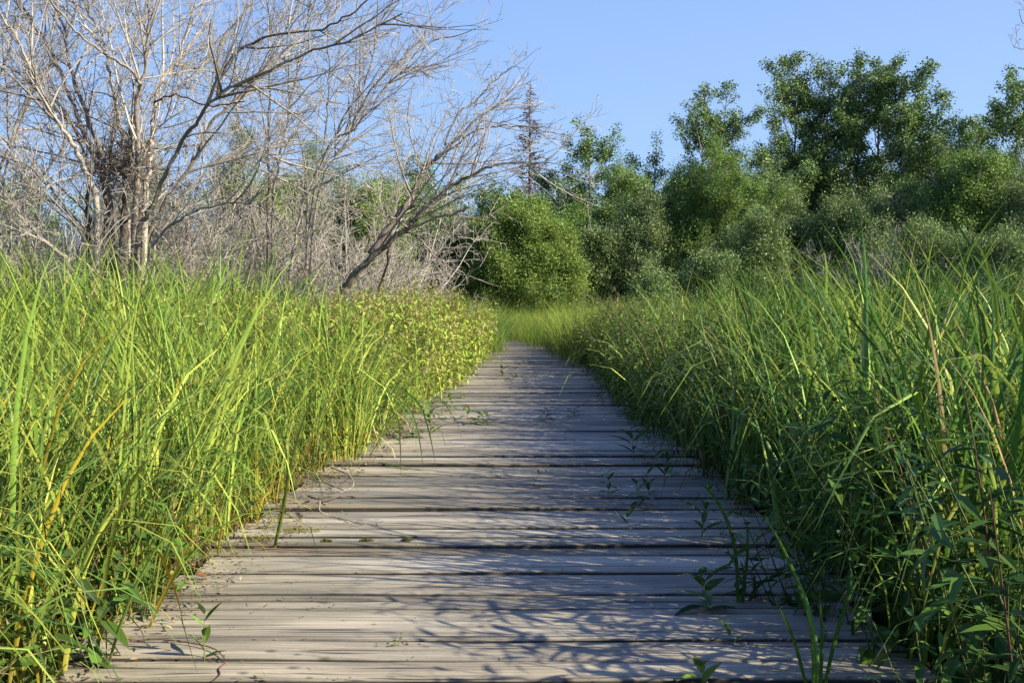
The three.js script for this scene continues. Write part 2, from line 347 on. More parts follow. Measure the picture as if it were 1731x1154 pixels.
// where the plants' feet begin beside the boardwalk, by distance ahead
const XL = [[-3, -1.3], [2.65, -1.3], [4.44, -1.18], [5.8, -1.12], [8.65, -0.82], [12, -0.64], [15, -0.53], [18, -0.47], [20, -0.5], [21.5, -0.8], [23, -1.6], [25, -3.2], [27, -5]];
const XR = [[-3, 1.1], [2.65, 1.06], [4.68, 1.14], [6, 1.03], [9.6, 1.06], [13, 1.10], [15, 1.02], [17, 0.82], [19, 0.66], [20, 0.60], [21, 0.52], [22, 0.36], [23, -0.05], [24.5, -1.2], [26, -2.6], [27.5, -5]];

const SLo = { n: 12, spread: 0.11, L: [0.6, 1.6], lean: 0.28, bend: [0.4, 3.3], w: [0.005, 0.017], kink: 0.10, cols: [[G.bright, 5], [G.mid, 2.6], [G.lime, 2.8], [G.deep, 0.8], [G.yellow, 0.14], [G.straw, 0.14]], foot: [0.33, 0.285, 0.06] }, sedgeLeft = [1, 2, 3, 4, 5, 6].map((s) => tuft(100 + s, SLo));
const clump = (base, s, o, k) => [1, 2, 3, 4, 5, 6].map((q) => tuft(base + q, { ...o, n: Math.round(o.n * k), spread: s }));
const SRo = { n: 12, spread: 0.11, L: [0.8, 1.65], lean: 0.16, bend: [0.4, 3.0], w: [0.008, 0.021], kink: 0.10, cols: [[G.bright, 3], [G.mid, 5], [G.deep, 3], [G.blue, 2], [G.lime, 2.4], [G.straw, 0.1]], foot: [0.055, 0.075, 0.02] }, sedgeRight = [1, 2, 3, 4, 5, 6].map((s) => tuft(200 + s, SRo));  // dark foot: shade low in the right bank painted into the blade colour
const sedgeLeftWide = clump(110, 0.36, SLo, 9), sedgeRightWide = clump(210, 0.36, SRo, 9);
const drySheaf = [1, 2, 3, 4].map((s) => tuft(300 + s, { n: 12, spread: 0.10, L: [0.15, 0.62], lean: 0.5, bend: [0.2, 2.6], w: [0.004, 0.011], kink: 0.4, cols: [[G.yellow, 4.5], [G.straw, 4], [G.brown, 2.5], [G.lime, 3], [[0.06, 0.04, 0.028], 2]], seg: 7 }));
const FPo = { n: 26, spread: 0.16, L: [0.7, 1.15], lean: 0.3, bend: [0.5, 2.3], w: [0.003, 0.006], cols: [[G.bright, 4], [G.mid, 3.5], [G.blue, 1.5], [G.lime, 2]], foot: [0.13, 0.15, 0.04] }, finePad = [1, 2, 3, 4].map((s) => tuft(400 + s, FPo)), finePadWide = clump(410, 0.5, FPo, 6);
const nettle = [1, 2, 3, 4, 5].map((s) => herb(500 + s, { stems: 3, spread: 0.08, h: 1.0, r: 0.004, step: 0.045, leaf: 0.082, ratio: 0.34, rise: [-0.6, 0.5], cols: [[[0.30, 0.37, 0.06], 4], [[0.22, 0.32, 0.05], 3], [[0.36, 0.41, 0.07], 1], [[0.36, 0.29, 0.15], 0.5]], stemCols: [[[0.19, 0.17, 0.06], 2], [[0.22, 0.11, 0.06], 1]], fluff: 0.14, from: 0.08 }));
const undergrowth = [1, 2, 3, 4, 5].map((s) => herb(600 + s, { stems: 4, spread: 0.08, h: 0.42, r: 0.003, step: 0.05, leaf: 0.075, ratio: 0.34, rise: [-0.3, 0.6], cols: [[[0.075, 0.14, 0.022], 4], [[0.10, 0.175, 0.024], 3], [[0.05, 0.10, 0.02], 2], [[0.20, 0.20, 0.03], 0.4]], stemCols: [[[0.12, 0.14, 0.04], 2], [[0.2, 0.09, 0.06], 1]] }));
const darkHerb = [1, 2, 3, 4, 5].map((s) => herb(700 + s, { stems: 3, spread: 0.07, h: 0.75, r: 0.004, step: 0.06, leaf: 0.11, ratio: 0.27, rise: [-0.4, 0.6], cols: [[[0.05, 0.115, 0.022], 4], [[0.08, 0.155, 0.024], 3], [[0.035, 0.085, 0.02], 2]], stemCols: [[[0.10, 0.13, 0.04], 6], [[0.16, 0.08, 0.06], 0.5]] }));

function placesIn(seed, d0, d1, per, inside) {     // inside(x,d) -> null or place fields; per = plants per m2 (function of d, edge distance)
  const r = rng(seed), out = [];
  const step = 0.5;
  for (let d = d0; d < d1; d += step) for (let x = -26; x < 26; x += step) {
    const k = per(x + step / 2, d + step / 2); if (!k) continue;
    let n = k * step * step; n = Math.floor(n) + (r() < n % 1 ? 1 : 0);
    for (let q = 0; q < n; q++) {
      const px = x + r() * step, pd = d + r() * step, o = inside(px, pd, r); if (!o) continue;
      out.push({ x: px, y: groundY(px, -pd), z: -pd, ...o });
    }
  }
  return out;
}
const inView = (x, d, m = 1.2) => Math.abs(x) < Math.max(0, d) * 0.52 + m;
const herbShareL = (x, d) => { const e = interp(XL, d) - x; return sstep(6.3, 8.5, d) * sstep(19.5, 17.5, d) * sstep(2.3, 1.2, e + (noise(x * 2, d * 2, 81) - 0.5)); };
const herbShareR = (x, d) => { const e = x - interp(XR, d); return sstep(6.6, 8, d) * sstep(17, 15.5, d) * sstep(1.9, 1.0, e + (noise(x * 2, d * 2, 82) - 0.5)); };

{ // left bank
  const bank = thing('tall_grass', 'tall sunlit yellow-green sedge along the left side of the boardwalk', 'grass', null, null, 'stuff');
  const mk = (seed, dens, wide) => placesIn(seed, -2.5, 22, (x, d) => { const e = interp(XL, d) - x; return e < -0.5 || !inView(x, d, 2) || x < -15 || (wide ? e < 0.2 : e > 1.2) ? 0 : (e < 1.2 ? dens : e < 2.5 ? dens * 0.75 : dens * 0.5) / (wide ? 9 : 1); }, (x, d, r) => {
    const e = interp(XL, d) - x - 0.12 * (noise(d * 2.2, 3, 83) - 0.5) * 2; if (e < 0 || (wide ? e < 0.5 : e > 0.55) || r() < herbShareL(x, d) * 0.93) return null;
    const h = 0.80 + 0.36 * sstep(3.5, 9, d) * sstep(0.4, 2.6, e) * sstep(16, 11, d) + 0.08 * sstep(0.6, 2, e) + 0.2 * noise(x * 0.9, d * 0.9, 84) + R(r, -0.08, 0.08), edge = sstep(0.9, 0, e);
    return { s: h * (1 - 0.10 * edge * r()), tilt: edge * R(r, -0.10, 0.16), tz: R(r, -0.1, 0.1), b: 0.75 + 0.5 * noise(x * 1.3, d * 1.3, 85), cr: R(r, 0.85, 1.2) };
  });
  scatter(bank, 'sedge_tuft', sedgeLeft, leafSun, mk(11, 52), 12);
  scatter(bank, 'sedge_stand', sedgeLeftWide, leafSun, mk(17, 56, true), 18);
  scatter(bank, 'shiny_sedge_tuft', sedgeLeft, leafGloss, mk(13, 32), 14);
  scatter(bank, 'shiny_sedge_stand', sedgeLeftWide, leafGloss, mk(19, 32, true), 20);
  const fine = (seed, per) => placesIn(seed, 2, 21, (x, d) => { const e = interp(XL, d) - x; return e < 0 || !inView(x, d, 1.5) || x < -12 ? 0 : per; }, (x, d, r) => { const e = interp(XL, d) - x; return e < 0.35 || noise(x * 0.8, d * 0.8, 105) < 0.42 || r() < herbShareL(x, d) ? null : { s: R(r, 1.0, 1.25) + 0.22 * sstep(3.5, 9, d) * sstep(0.4, 2.6, e) * sstep(16, 11, d), tilt: R(r, 0, 0.2), b: R(r, 0.9, 1.2), cr: 1.1 }; });
  scatter(bank, 'fine_grass_stand', finePadWide, leafSun, fine(23, 2.4), 24);
  const dry = placesIn(15, -1, 12, (x, d) => { const e = interp(XL, d) - x; return e < -0.4 || e > 1.2 || !inView(x, d, 1.5) ? 0 : 50; }, (x, d, r) => { const e = interp(XL, d) - x; return e < -0.02 || r() > 1.15 - e || r() < herbShareL(x, d) ? null : { s: R(r, 0.7, 1.25), tilt: R(r, -0.1, 0.4), b: R(r, 0.8, 1.15) }; });
  scatter(bank, 'dry_grass_tuft', drySheaf, leafSoft, dry, 16);
}
{ // left leafy bank
  const bank = thing('leafy_weeds', 'yellow-green leafy weeds with faded flower heads left of the far boardwalk', 'weeds', null, null, 'stuff');
  const pl = placesIn(21, 6, 20, (x, d) => (interp(XL, d) - x < -0.6 || x < -4 ? 0 : 40), (x, d, r) => {
    const e = interp(XL, d) - x - 0.1 * (noise(d * 3, 5, 86) - 0.5); if (e < 0 || r() > herbShareL(x, d)) return null;
    return { s: R(r, 0.8, 1.2) * (1 + 0.25 * noise(x * 1.6, d * 1.2, 89)) * (1 - 0.5 * sstep(0.35, 0, e) * r()), tilt: R(r, -0.1, 0.14) + 0.12 * sstep(0.5, 0, e), tz: R(r, -0.08, 0.08), b: 0.9 + 0.6 * noise(x * 2, d * 2, 87) };
  });
  scatter(bank, 'weed_stem', nettle, leafSun, pl, 22);
}
{ // low undergrowth along both edges
  const low = thing('undergrowth', 'low leafy undergrowth along the sunlit left edge of the boardwalk', 'undergrowth', null, null, 'stuff');
  const pl = placesIn(31, 0.5, 21, (x, d) => { const e = interp(XL, d) - x; return e < -0.6 || e > 1 ? 0 : 22; }, (x, d, r) => { const e = interp(XL, d) - x + 0.30 * Math.pow(noise(d * 2.7, 4, 103), 1.5); return e < 0 || e > 0.8 || noise(d * 1.7, x, 88) < 0.35 ? null : { s: R(r, 0.5, 1.1) * (1 + 0.5 * sstep(4.5, 3, d)), tilt: R(r, 0, 0.5), b: R(r, 1.0, 1.6) }; });
  scatter(low, 'leafy_sprout', undergrowth, leafSoft, pl, 32);
}
{ // right bank
  const bank = thing('tall_grass', 'tall dark green sedge in its own shade along the right side of the boardwalk', 'grass', null, null, 'stuff');
  const mk = (seed, dens, wide) => placesIn(seed, -3.5, 22, (x, d) => { const e = x - interp(XR, d); return e < -0.5 || !inView(x, d, 2.5) || x > 13 || (wide ? e < 0.2 : e > 1.2) ? 0 : (e < 1.2 ? dens * 0.9 : e < 2.5 ? dens * 0.75 : dens * 0.5) / (wide ? 9 : 1); }, (x, d, r) => {
    const e = x - interp(XR, d) - 0.12 * (noise(d * 2.2, 9, 91) - 0.5) * 2; if (e < 0 || (wide ? e < 0.5 : e > 0.55) || r() < herbShareR(x, d) * 0.85 || r() < sstep(15, 17.5, d) * sstep(4, 2.5, e)) return null;
    const h = lerp(0.87, 0.84, sstep(5, 16, d)) * (1 - 0.45 * sstep(3.3, 2.2, d) * sstep(1.8, 0.6, e)) + 0.2 * sstep(5, 7, d) * sstep(13.5, 11, d) * sstep(0.5, 1.2, e) + 0.2 * noise(x * 0.9, d * 0.9, 92) + R(r, -0.1, 0.1), edge = sstep(0.7, 0, e);
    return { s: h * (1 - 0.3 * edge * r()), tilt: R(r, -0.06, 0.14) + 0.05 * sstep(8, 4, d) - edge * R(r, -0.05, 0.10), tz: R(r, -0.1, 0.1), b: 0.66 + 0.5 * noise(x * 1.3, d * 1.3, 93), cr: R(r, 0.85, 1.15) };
  });
  scatter(bank, 'sedge_tuft', sedgeRight, leafGlow, mk(41, 50), 42);
  scatter(bank, 'sedge_stand', sedgeRightWide, leafGlow, mk(47, 54, true), 48);
  scatter(bank, 'shiny_sedge_tuft', sedgeRight, leafGloss, mk(43, 26), 44);
  scatter(bank, 'shiny_sedge_stand', sedgeRightWide, leafGloss, mk(49, 24, true), 50);
}
{
  const bank = thing('leafy_weeds', 'green leafy weeds with pale flower spikes right of the far boardwalk', 'weeds', null, null, 'stuff');
  const pl = placesIn(51, 6, 18, (x, d) => (x - interp(XR, d) < -0.6 || x > 5 ? 0 : 40), (x, d, r) => {
    const e = x - interp(XR, d) - 0.1 * (noise(d * 3, 5, 94) - 0.5); if (e < 0 || r() > herbShareR(x, d)) return null;
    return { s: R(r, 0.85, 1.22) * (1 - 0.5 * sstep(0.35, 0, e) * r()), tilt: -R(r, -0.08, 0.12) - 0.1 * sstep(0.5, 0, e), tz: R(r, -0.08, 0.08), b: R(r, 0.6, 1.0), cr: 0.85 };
  });
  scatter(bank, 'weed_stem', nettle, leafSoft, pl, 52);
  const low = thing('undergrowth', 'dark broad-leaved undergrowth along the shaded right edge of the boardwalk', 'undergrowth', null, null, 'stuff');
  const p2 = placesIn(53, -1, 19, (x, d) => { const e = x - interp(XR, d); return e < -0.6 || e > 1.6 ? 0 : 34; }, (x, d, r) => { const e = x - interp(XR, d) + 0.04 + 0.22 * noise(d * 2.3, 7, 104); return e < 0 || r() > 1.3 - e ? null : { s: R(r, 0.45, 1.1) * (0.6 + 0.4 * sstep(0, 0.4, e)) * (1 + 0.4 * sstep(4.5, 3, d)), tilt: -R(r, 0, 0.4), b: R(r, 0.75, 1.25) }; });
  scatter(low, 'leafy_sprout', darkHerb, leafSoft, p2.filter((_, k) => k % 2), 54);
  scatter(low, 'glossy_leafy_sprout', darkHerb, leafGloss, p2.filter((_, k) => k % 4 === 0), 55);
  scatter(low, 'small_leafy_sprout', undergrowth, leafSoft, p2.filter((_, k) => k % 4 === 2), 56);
}
{ // meadow beyond the bend and behind both banks
  const mead = thing('meadow_grass', 'fine bright green meadow grass beyond the bend of the boardwalk', 'grass', null, null, 'stuff');
  const pl = placesIn(61, 15, 42, (x, d) => (!inView(x, d, 2) ? 0 : (x < interp(XL, d) || x > interp(XR, d) || d > 27) ? (d < 15.5 ? 0 : d < 21 ? (x > 0 && x < 5 ? 30 : 5) : d < 30 && Math.abs(x) < 6 ? 34 : 12) / 5 : 0), (x, d, r) => {
    if (!(x < interp(XL, d) - 0.1 || x > interp(XR, d) + 0.1 || d > 27)) return null;
    const tall = sstep(22.5, 19, d);
    return { s: lerp(0.98, 1.25, tall) * R(r, 0.85, 1.1) + 0.1 * sstep(2, 6, x), tilt: R(r, -0.1, 0.1), b: 1.0 + 0.4 * noise(x * 0.7, d * 0.7, 95), cr: R(r, 1.0, 1.25) };
  });
  scatter(mead, 'fine_grass_tuft', finePadWide, leafSoft, pl, 62);
  // fine grass hanging over the bend on the left
  const hang = thing('grass_clump', 'fine arching grass clump hanging over the boardwalk where it bends left', 'grass', null, null, 'stuff');
  const r = rng(63), ph = [];
  for (let k = 0; k < 46; k++) { const d = R(r, 18.2, 20.6), x = interp(XL, d) - R(r, -0.12, 0.5); ph.push({ x, y: -0.15, z: -d, s: R(r, 1.1, 1.4), tilt: R(r, 0.05, 0.3), b: R(r, 0.8, 1.1), cb: 1.4, cr: 0.9 }); }
  scatter(hang, 'fine_grass_tuft', finePad, leafSoft, ph, 64);
}

// ───────────── woody plants ─────────────
// grows a branch and its children into mb; spots collects places for leaves
function grow(mb, r, p0, dir, len, rad, lv, o, spots) {
  const S = o.levels[lv], n = S.seg, pts = [p0.clone()], p = p0.clone(), d = dir.clone();
  for (let k = 1; k <= n; k++) { d.addScaledVector(randDir(r), S.wander).addScaledVector(V(o.windX || 0, S.up, 0), 1 / n).normalize(); p.addScaledVector(d, len / n); pts.push(p.clone()); }
  const rmin = o.rmin || 0.002;
  mb.tube(pts, pts.map((_, k) => Math.max(rmin * (k === n ? 0.4 : 1), rad * (1 - 0.8 * k / n))), S.sides, mul(pick(r, o.cols), R(r, 0.75, 1.2)));
  children(mb, r, pts, len, rad, lv, o, spots);
}
function children(mb, r, pts, len, rad, lv, o, spots, from = null) {
  const S = o.levels[lv], n = pts.length - 1;
  if (spots && S.leaf) { const c = Math.max(1, Math.round(S.leaf * len * R(r, 0.7, 1.3))); for (let k = 0; k < c; k++) { const t = lerp(S.leafFrom ?? 0.35, 1, r()) * n, i = Math.min(n - 1, Math.floor(t)); spots.push([pts[i].clone().lerp(pts[i + 1], t - i), pts[i + 1].clone().sub(pts[i]).normalize()]); } }
  if (lv + 1 >= o.levels.length) return;
  const C = o.levels[lv + 1], cnt = Math.round(S.kids * len * R(r, 0.8, 1.2));
  for (let k = 0; k < cnt; k++) {
    const t = lerp(from ?? S.kidFrom, 1, Math.pow(r(), 0.9)) * n, i = Math.min(n - 1, Math.floor(t)), q = pts[i].clone().lerp(pts[i + 1], t - i), T = pts[i + 1].clone().sub(pts[i]).normalize();
    const L = Math.min(C.max, len * C.ratio) * R(r, 0.45, 1.1) * (1.1 - 0.55 * t / n);
    grow(mb, r, q, deflect(r, T, R(r, C.ang[0], C.ang[1])), L, Math.max(o.rmin || 0.002, Math.min(rad * 0.55, L * (C.thick || 0.012))), lv + 1, o, spots);
  }
}
const BARK = { pale: [[[0.40, 0.36, 0.31], 3], [[0.29, 0.26, 0.225], 3], [[0.17, 0.148, 0.125], 2]], grey: [[[0.29, 0.265, 0.235], 3], [[0.19, 0.17, 0.148], 2], [[0.40, 0.36, 0.31], 1.5]], dark: [[[0.11, 0.088, 0.07], 3], [[0.15, 0.12, 0.095], 2], [[0.22, 0.18, 0.15], 1]] };
const drawnStem = (pts, d, dz, ddz = 0) => spline(pts.map(([x, y], k) => at(x, y, d + dz + ddz * k / (pts.length - 1))), Math.max(6, (pts.length - 1) * 5));
function roughen(r, pts, amp) { return pts.map((p, k) => k === 0 ? p : p.clone().addScaledVector(randDir(r), amp)); }

// a bare tree whose main stems are laid out one by one
const TH = 0.66;
function bareTree(name, label, category, base, d, stems, o, seed) {
  const r = rng(seed), foot = at(base[0], base[1], d); foot.y = groundY(foot.x, foot.z);
  const t = thing(name, label, category, foot, o.group), twigs = new MB();
  for (const s of stems) {
    let pts = drawnStem(s.p, d, s.z || 0, s.dz || 0);
    if (s.root) { const f = foot.clone().add(V(s.root[0], -0.05, s.root[1])); pts = spline([f, f.clone().lerp(pts[0], 0.55).add(V(R(r, -0.04, 0.04), 0, R(r, -0.04, 0.04))), ...pts], pts.length + 8); }
    pts = roughen(r, pts, 0.018);
    const n = pts.length - 1, mb = new MB(), sides = s.r > 0.03 ? 9 : 6;
    mb.tube(pts, pts.map((_, k) => lerp(s.r * TH, s.r1 ?? 0.008, Math.pow(k / n, 0.7)) * (0.94 + 0.12 * r()) * (s.root ? 1 + 0.25 * Math.exp(-k * 0.7) : 1)), sides, s.c ? mul(s.c, 1) : mul(pick(r, o.cols), 1), s.broken);
    part(s.name || 'stem', mb.geo(foot), barkMat, t);
    let len = 0; for (let k = 1; k <= n; k++) len += pts[k].distanceTo(pts[k - 1]);
    children(twigs, r, pts, len, s.r * 0.7, 0, { ...o, levels: [{ kids: (s.kids ?? 1) * o.kids, kidFrom: s.from ?? 0.25 }, ...o.levels] }, null, s.from ?? 0.25);
  }
  for (const x of o.extra || []) x(twigs, r, foot);
  part('twigs', twigs.geo(foot), twigMat, t, 'stuff');
  return t;
}
// a bare shrub: many arching stems from one foot
function bareShrub(label, px, d, o, seed) {
  o = { ...o, cols: o.cols.map(([c, w]) => [mul(c, 1.1), w]) };
  const r = rng(seed), foot = at(px, 500, d); foot.y = groundY(foot.x, foot.z);
  const t = thing('bare_shrub', label, 'shrub', foot, o.group), mb = new MB();
  for (let k = 0; k < o.n * 1.6; k++) {
    const a = R(r, 0, 6.283), out = R(r, 0.05, o.fan), dir = V(Math.cos(a) * Math.sin(out) + (o.lean || 0), Math.cos(out), Math.sin(a) * Math.sin(out)).normalize();
    grow(mb, r, foot.clone().add(V(Math.cos(a) * 0.35 * r() * o.w, 0, Math.sin(a) * 0.35 * r() * o.w)), dir, o.h * R(r, 0.7, 1.45), r() < 0.2 ? R(r, 0.018, 0.034) : R(r, 0.008, 0.018), 0, o, null);
  }
  part('branches', mb.geo(foot), twigMat, t, 'stuff');
  return t;
}
const T1 = { levels: [{ seg: 7, sides: 4, wander: 0.15, up: 0.12, max: 2.2, ratio: 0.5, ang: [0.3, 0.95], kids: 5.6, kidFrom: 0.12, thick: 0.009 }, { seg: 5, sides: 3, wander: 0.2, up: 0.02, max: 0.9, ratio: 0.5, ang: [0.35, 1.1], kids: 6.5, kidFrom: 0.12, thick: 0.006 }, { seg: 3, sides: 3, wander: 0.25, up: -0.02, max: 0.36, ratio: 0.5, ang: [0.4, 1.3] }] };

// big dead tree at left: laid out from what the photograph shows of its stems
const WD = 13;
bareTree('dead_tree', 'big leafless tree with many grey stems rising out of the grass at far left', 'tree', [212, 452], WD, [
  { p: [[160, 330], [130, 256], [104, 217], [74, 169], [52, 121], [32, 69], [0, 26], [-60, -60]], r: 0.06, z: -0.5, dz: -0.8, root: [-0.25, 0.3] },
  { p: [[190, 340], [169, 260], [139, 178], [117, 108], [104, 39], [82, -9], [60, -90]], r: 0.062, c: [0.21, 0.175, 0.145], z: 0, dz: 0.8, root: [-0.12, 0.05] },
  { p: [[175, 300], [130, 195], [93, 104], [48, 26], [20, -10], [-20, -80]], r: 0.06, z: 0.6, dz: 1.2, root: [-0.2, -0.3], c: [0.17, 0.14, 0.115] },
  { p: [[212, 303], [208, 238], [190, 152], [182, 104], [173, 65], [143, 9], [120, -70]], r: 0.065, z: 0.5, dz: 0.5, root: [-0.02, -0.25] },
  { p: [[236, 150], [230, 126], [186, 95], [143, 65], [108, 30], [87, 0], [50, -60]], r: 0.04, z: -0.2, dz: -1, from: 0.1 },
  { p: [[228, 340], [234, 260], [230, 173], [243, 121], [251, 56], [253, 0], [262, -90]], r: 0.065, c: [0.24, 0.2, 0.165], z: -0.2, dz: 0.2, root: [0.05, 0.05] },
  { p: [[245, 330], [256, 243], [260, 186], [273, 139], [299, 100], [316, 52], [347, 0], [380, -80]], r: 0.065, z: 0.3, dz: 0.9, root: [0.1, -0.2] },
  { p: [[234, 390], [260, 338], [303, 247], [334, 204], [368, 162], [433, 130], [520, 87], [600, 65], [680, 20]], r: 0.054, z: -0.4, dz: -1.3, root: [0.15, 0.25], c: [0.21, 0.175, 0.145], from: 0.3 },
  { p: [[368, 162], [368, 95], [377, 61], [407, 26], [425, 0], [440, -60]], r: 0.034, z: -1.0, dz: 0.3, c: [0.20, 0.165, 0.135], from: 0.1 },
  { p: [[368, 130], [407, 82], [459, 61], [546, 48], [600, 17], [660, -30]], r: 0.03, z: -0.9, dz: -0.6, c: [0.15, 0.12, 0.095], from: 0.1 },
  { p: [[243, 416], [277, 347], [329, 269], [360, 204], [412, 156], [451, 104], [490, 40], [510, -20]], r: 0.055, z: 0.4, dz: 0.6, root: [0.25, -0.1], from: 0.25 },
  { p: [[256, 173], [295, 160], [347, 178], [412, 173]], r: 0.022, z: 0.3, dz: -0.6, c: [0.11, 0.09, 0.075], from: 0.2 },
  { p: [[208, 425], [212, 330], [220, 250], [226, 200]], r: 0.085, r1: 0.05, z: 0.2, dz: 0.1, root: [0, 0.1], c: [0.10, 0.08, 0.065] },
  { p: [[150, 400], [147, 340], [150, 285], [118, 210], [60, 150], [10, 110]], r: 0.06, z: 0.1, dz: 0.7, root: [-0.35, 0], c: [0.12, 0.095, 0.08] },
  { p: [[196, 430], [186, 350], [178, 290], [150, 235], [120, 205]], r: 0.055, z: 0.3, dz: 0.3, root: [-0.1, 0.2], c: [0.10, 0.08, 0.065] },
  { p: [[225, 430], [236, 350], [240, 280], [262, 220], [300, 190]], r: 0.05, z: -0.1, dz: 0.5, root: [0.08, 0.25], c: [0.11, 0.088, 0.07] },
  { p: [[180, 430], [165, 370], [156, 310], [140, 270]], r: 0.05, r1: 0.02, z: -0.2, dz: 0.2, root: [-0.2, 0.3], c: [0.09, 0.072, 0.06] },
  { p: [[250, 425], [290, 380], [350, 350], [420, 345], [470, 370]], r: 0.032, z: -0.5, dz: -0.6, root: [0.3, 0.3], from: 0.2 },
  { p: [[260, 420], [310, 330], [380, 270], [450, 262], [500, 280]], r: 0.032, z: 0.3, dz: 0.6, root: [0.3, 0.1], from: 0.2 },
  { p: [[150, 420], [110, 350], [50, 285], [-10, 260]], r: 0.034, z: -0.5, dz: -0.5, root: [-0.3, 0.35], from: 0.2 },
  { p: [[120, 440], [74, 407], [35, 365], [0, 333], [-60, 300]], r: 0.045, z: -0.8, dz: -0.5, from: 0.1 },
  { p: [[170, 420], [130, 372], [70, 330], [0, 300], [-50, 290]], r: 0.035, z: 0.2, dz: 0.4, from: 0.1 },
], { cols: BARK.pale, kids: 3.4, rmin: 0.0032, ...T1, extra: [(mb, r) => {   // tangle of caught twigs in the fork
  for (let k = 0; k < 240; k++) { const c = at(203 + (r() + r() + r() - 1.5) * 62, 283 + (r() + r() - 1) * 52, WD + R(r, -0.45, 0.55)), d = randDir(r); d.y *= 0.7; d.normalize(); const L = R(r, 0.06, 0.34); mb.tube([c.clone().addScaledVector(d, -L).add(V(0, R(r, -0.06, 0.06), 0)), c, c.clone().addScaledVector(d, L * 0.6).add(V(R(r, -0.05, 0.05), R(r, -0.08, 0.08), 0)), c.clone().addScaledVector(d, L).add(V(0, R(r, -0.14, 0.06), 0))], [0.003, 0.006, 0.005, 0.002], 4, mul([0.10, 0.078, 0.06], R(r, 0.5, 2.2))); }
}] }, 1001);
bareTree('dead_tree', 'slender leafless tree with upright grey stems between the big dead tree and the leaning one', 'tree', [455, 452], 15.5, [
  { p: [[453, 433], [453, 303], [455, 195], [455, 35], [450, -60]], r: 0.05, z: 0, dz: 0.4, root: [0, 0], c: [0.14, 0.115, 0.095] },
  { p: [[440, 433], [418, 330], [405, 240], [400, 150], [415, 70]], r: 0.035, z: 0.4, dz: 0.8, root: [-0.12, -0.1] },
  { p: [[494, 433], [511, 347], [559, 243], [600, 217], [650, 150], [690, 110]], r: 0.04, z: -0.3, dz: -0.8, root: [0.25, 0.1] },
  { p: [[530, 330], [549, 235], [555, 136], [555, 40], [560, -20]], r: 0.03, z: 0.2, dz: 0.6, root: [0.4, 0] },
  { p: [[535, 330], [558, 275], [587, 235], [609, 173], [627, 100], [650, 20]], r: 0.03, z: -0.2, dz: -0.4, root: [0.45, 0.2] },
  { p: [[520, 340], [533, 297], [587, 220], [638, 136], [693, 100], [740, 60]], r: 0.032, z: 0.5, dz: 0.5, root: [0.4, -0.25] },
  { p: [[462, 320], [480, 230], [500, 130], [520, 30], [530, -30]], r: 0.03, z: -0.4, dz: -0.9, root: [0.05, 0.2] },
], { cols: BARK.grey, kids: 3.0, rmin: 0.0034, ...T1 }, 1002);
bareTree('leaning_tree', 'dark leafless tree leaning right over the grass towards the boardwalk', 'tree', [566, 512], 14, [
  { name: 'trunk', p: [[573, 500], [602, 460], [646, 420], [689, 384], [715, 355], [762, 315], [809, 289], [857, 276], [929, 275]], r: 0.10, z: 0, dz: -0.8, root: [0, 0], c: [0.17, 0.14, 0.115], from: 0.25, kids: 1.6 },
  { p: [[627, 430], [660, 380], [686, 344], [715, 293], [733, 271], [769, 238], [813, 195], [838, 180], [878, 165]], r: 0.085, z: 0.1, dz: 0.9, c: [0.14, 0.115, 0.095], from: 0.3 },
  { p: [[715, 282], [769, 246], [809, 220], [846, 213], [893, 216], [955, 227]], r: 0.03, r1: 0.005, z: 0.5, dz: -0.4, c: [0.13, 0.105, 0.085], from: 0.15 },
  { p: [[752, 245], [777, 187], [802, 173], [828, 144], [864, 115], [886, 115]], r: 0.022, r1: 0.004, z: 0.8, dz: 0.5, c: [0.14, 0.115, 0.095], from: 0.1 },
  { name: 'broken_branch', p: [[693, 384], [740, 369], [770, 360], [791, 351]], r: 0.028, r1: 0.02, z: -0.3, dz: -0.5, c: [0.36, 0.30, 0.24], broken: true, kids: 0.5 },
  { p: [[707, 402], [740, 438], [787, 464], [813, 449]], r: 0.018, r1: 0.006, z: -0.4, dz: -0.4, c: [0.33, 0.28, 0.23], from: 0.1 },
  { p: [[695, 385], [660, 368], [620, 358], [573, 351], [555, 380]], r: 0.026, r1: 0.008, z: -0.3, dz: -0.6, c: [0.30, 0.25, 0.2], from: 0.1 },
  { p: [[668, 395], [690, 340], [680, 290], [700, 240]], r: 0.025, z: -0.2, dz: 0.4, from: 0.1 },
  { p: [[740, 330], [725, 300], [705, 270], [690, 200], [700, 140]], r: 0.02, z: 0, dz: 0.8, c: [0.30, 0.25, 0.2], from: 0.1 },
  { p: [[655, 415], [655, 450], [640, 490]], r: 0.03, r1: 0.02, z: 0.1, dz: 0.3, c: [0.13, 0.1, 0.08], kids: 0.4 },
  { p: [[700, 405], [690, 470], [700, 500]], r: 0.014, z: -0.2, dz: 0, c: [0.33, 0.28, 0.24] },
  { p: [[742, 375], [735, 430], [730, 480]], r: 0.012, z: -0.3, dz: 0, c: [0.33, 0.28, 0.24] },
], { cols: BARK.pale, kids: 4.6, rmin: 0.0032, ...T1 }, 1003);
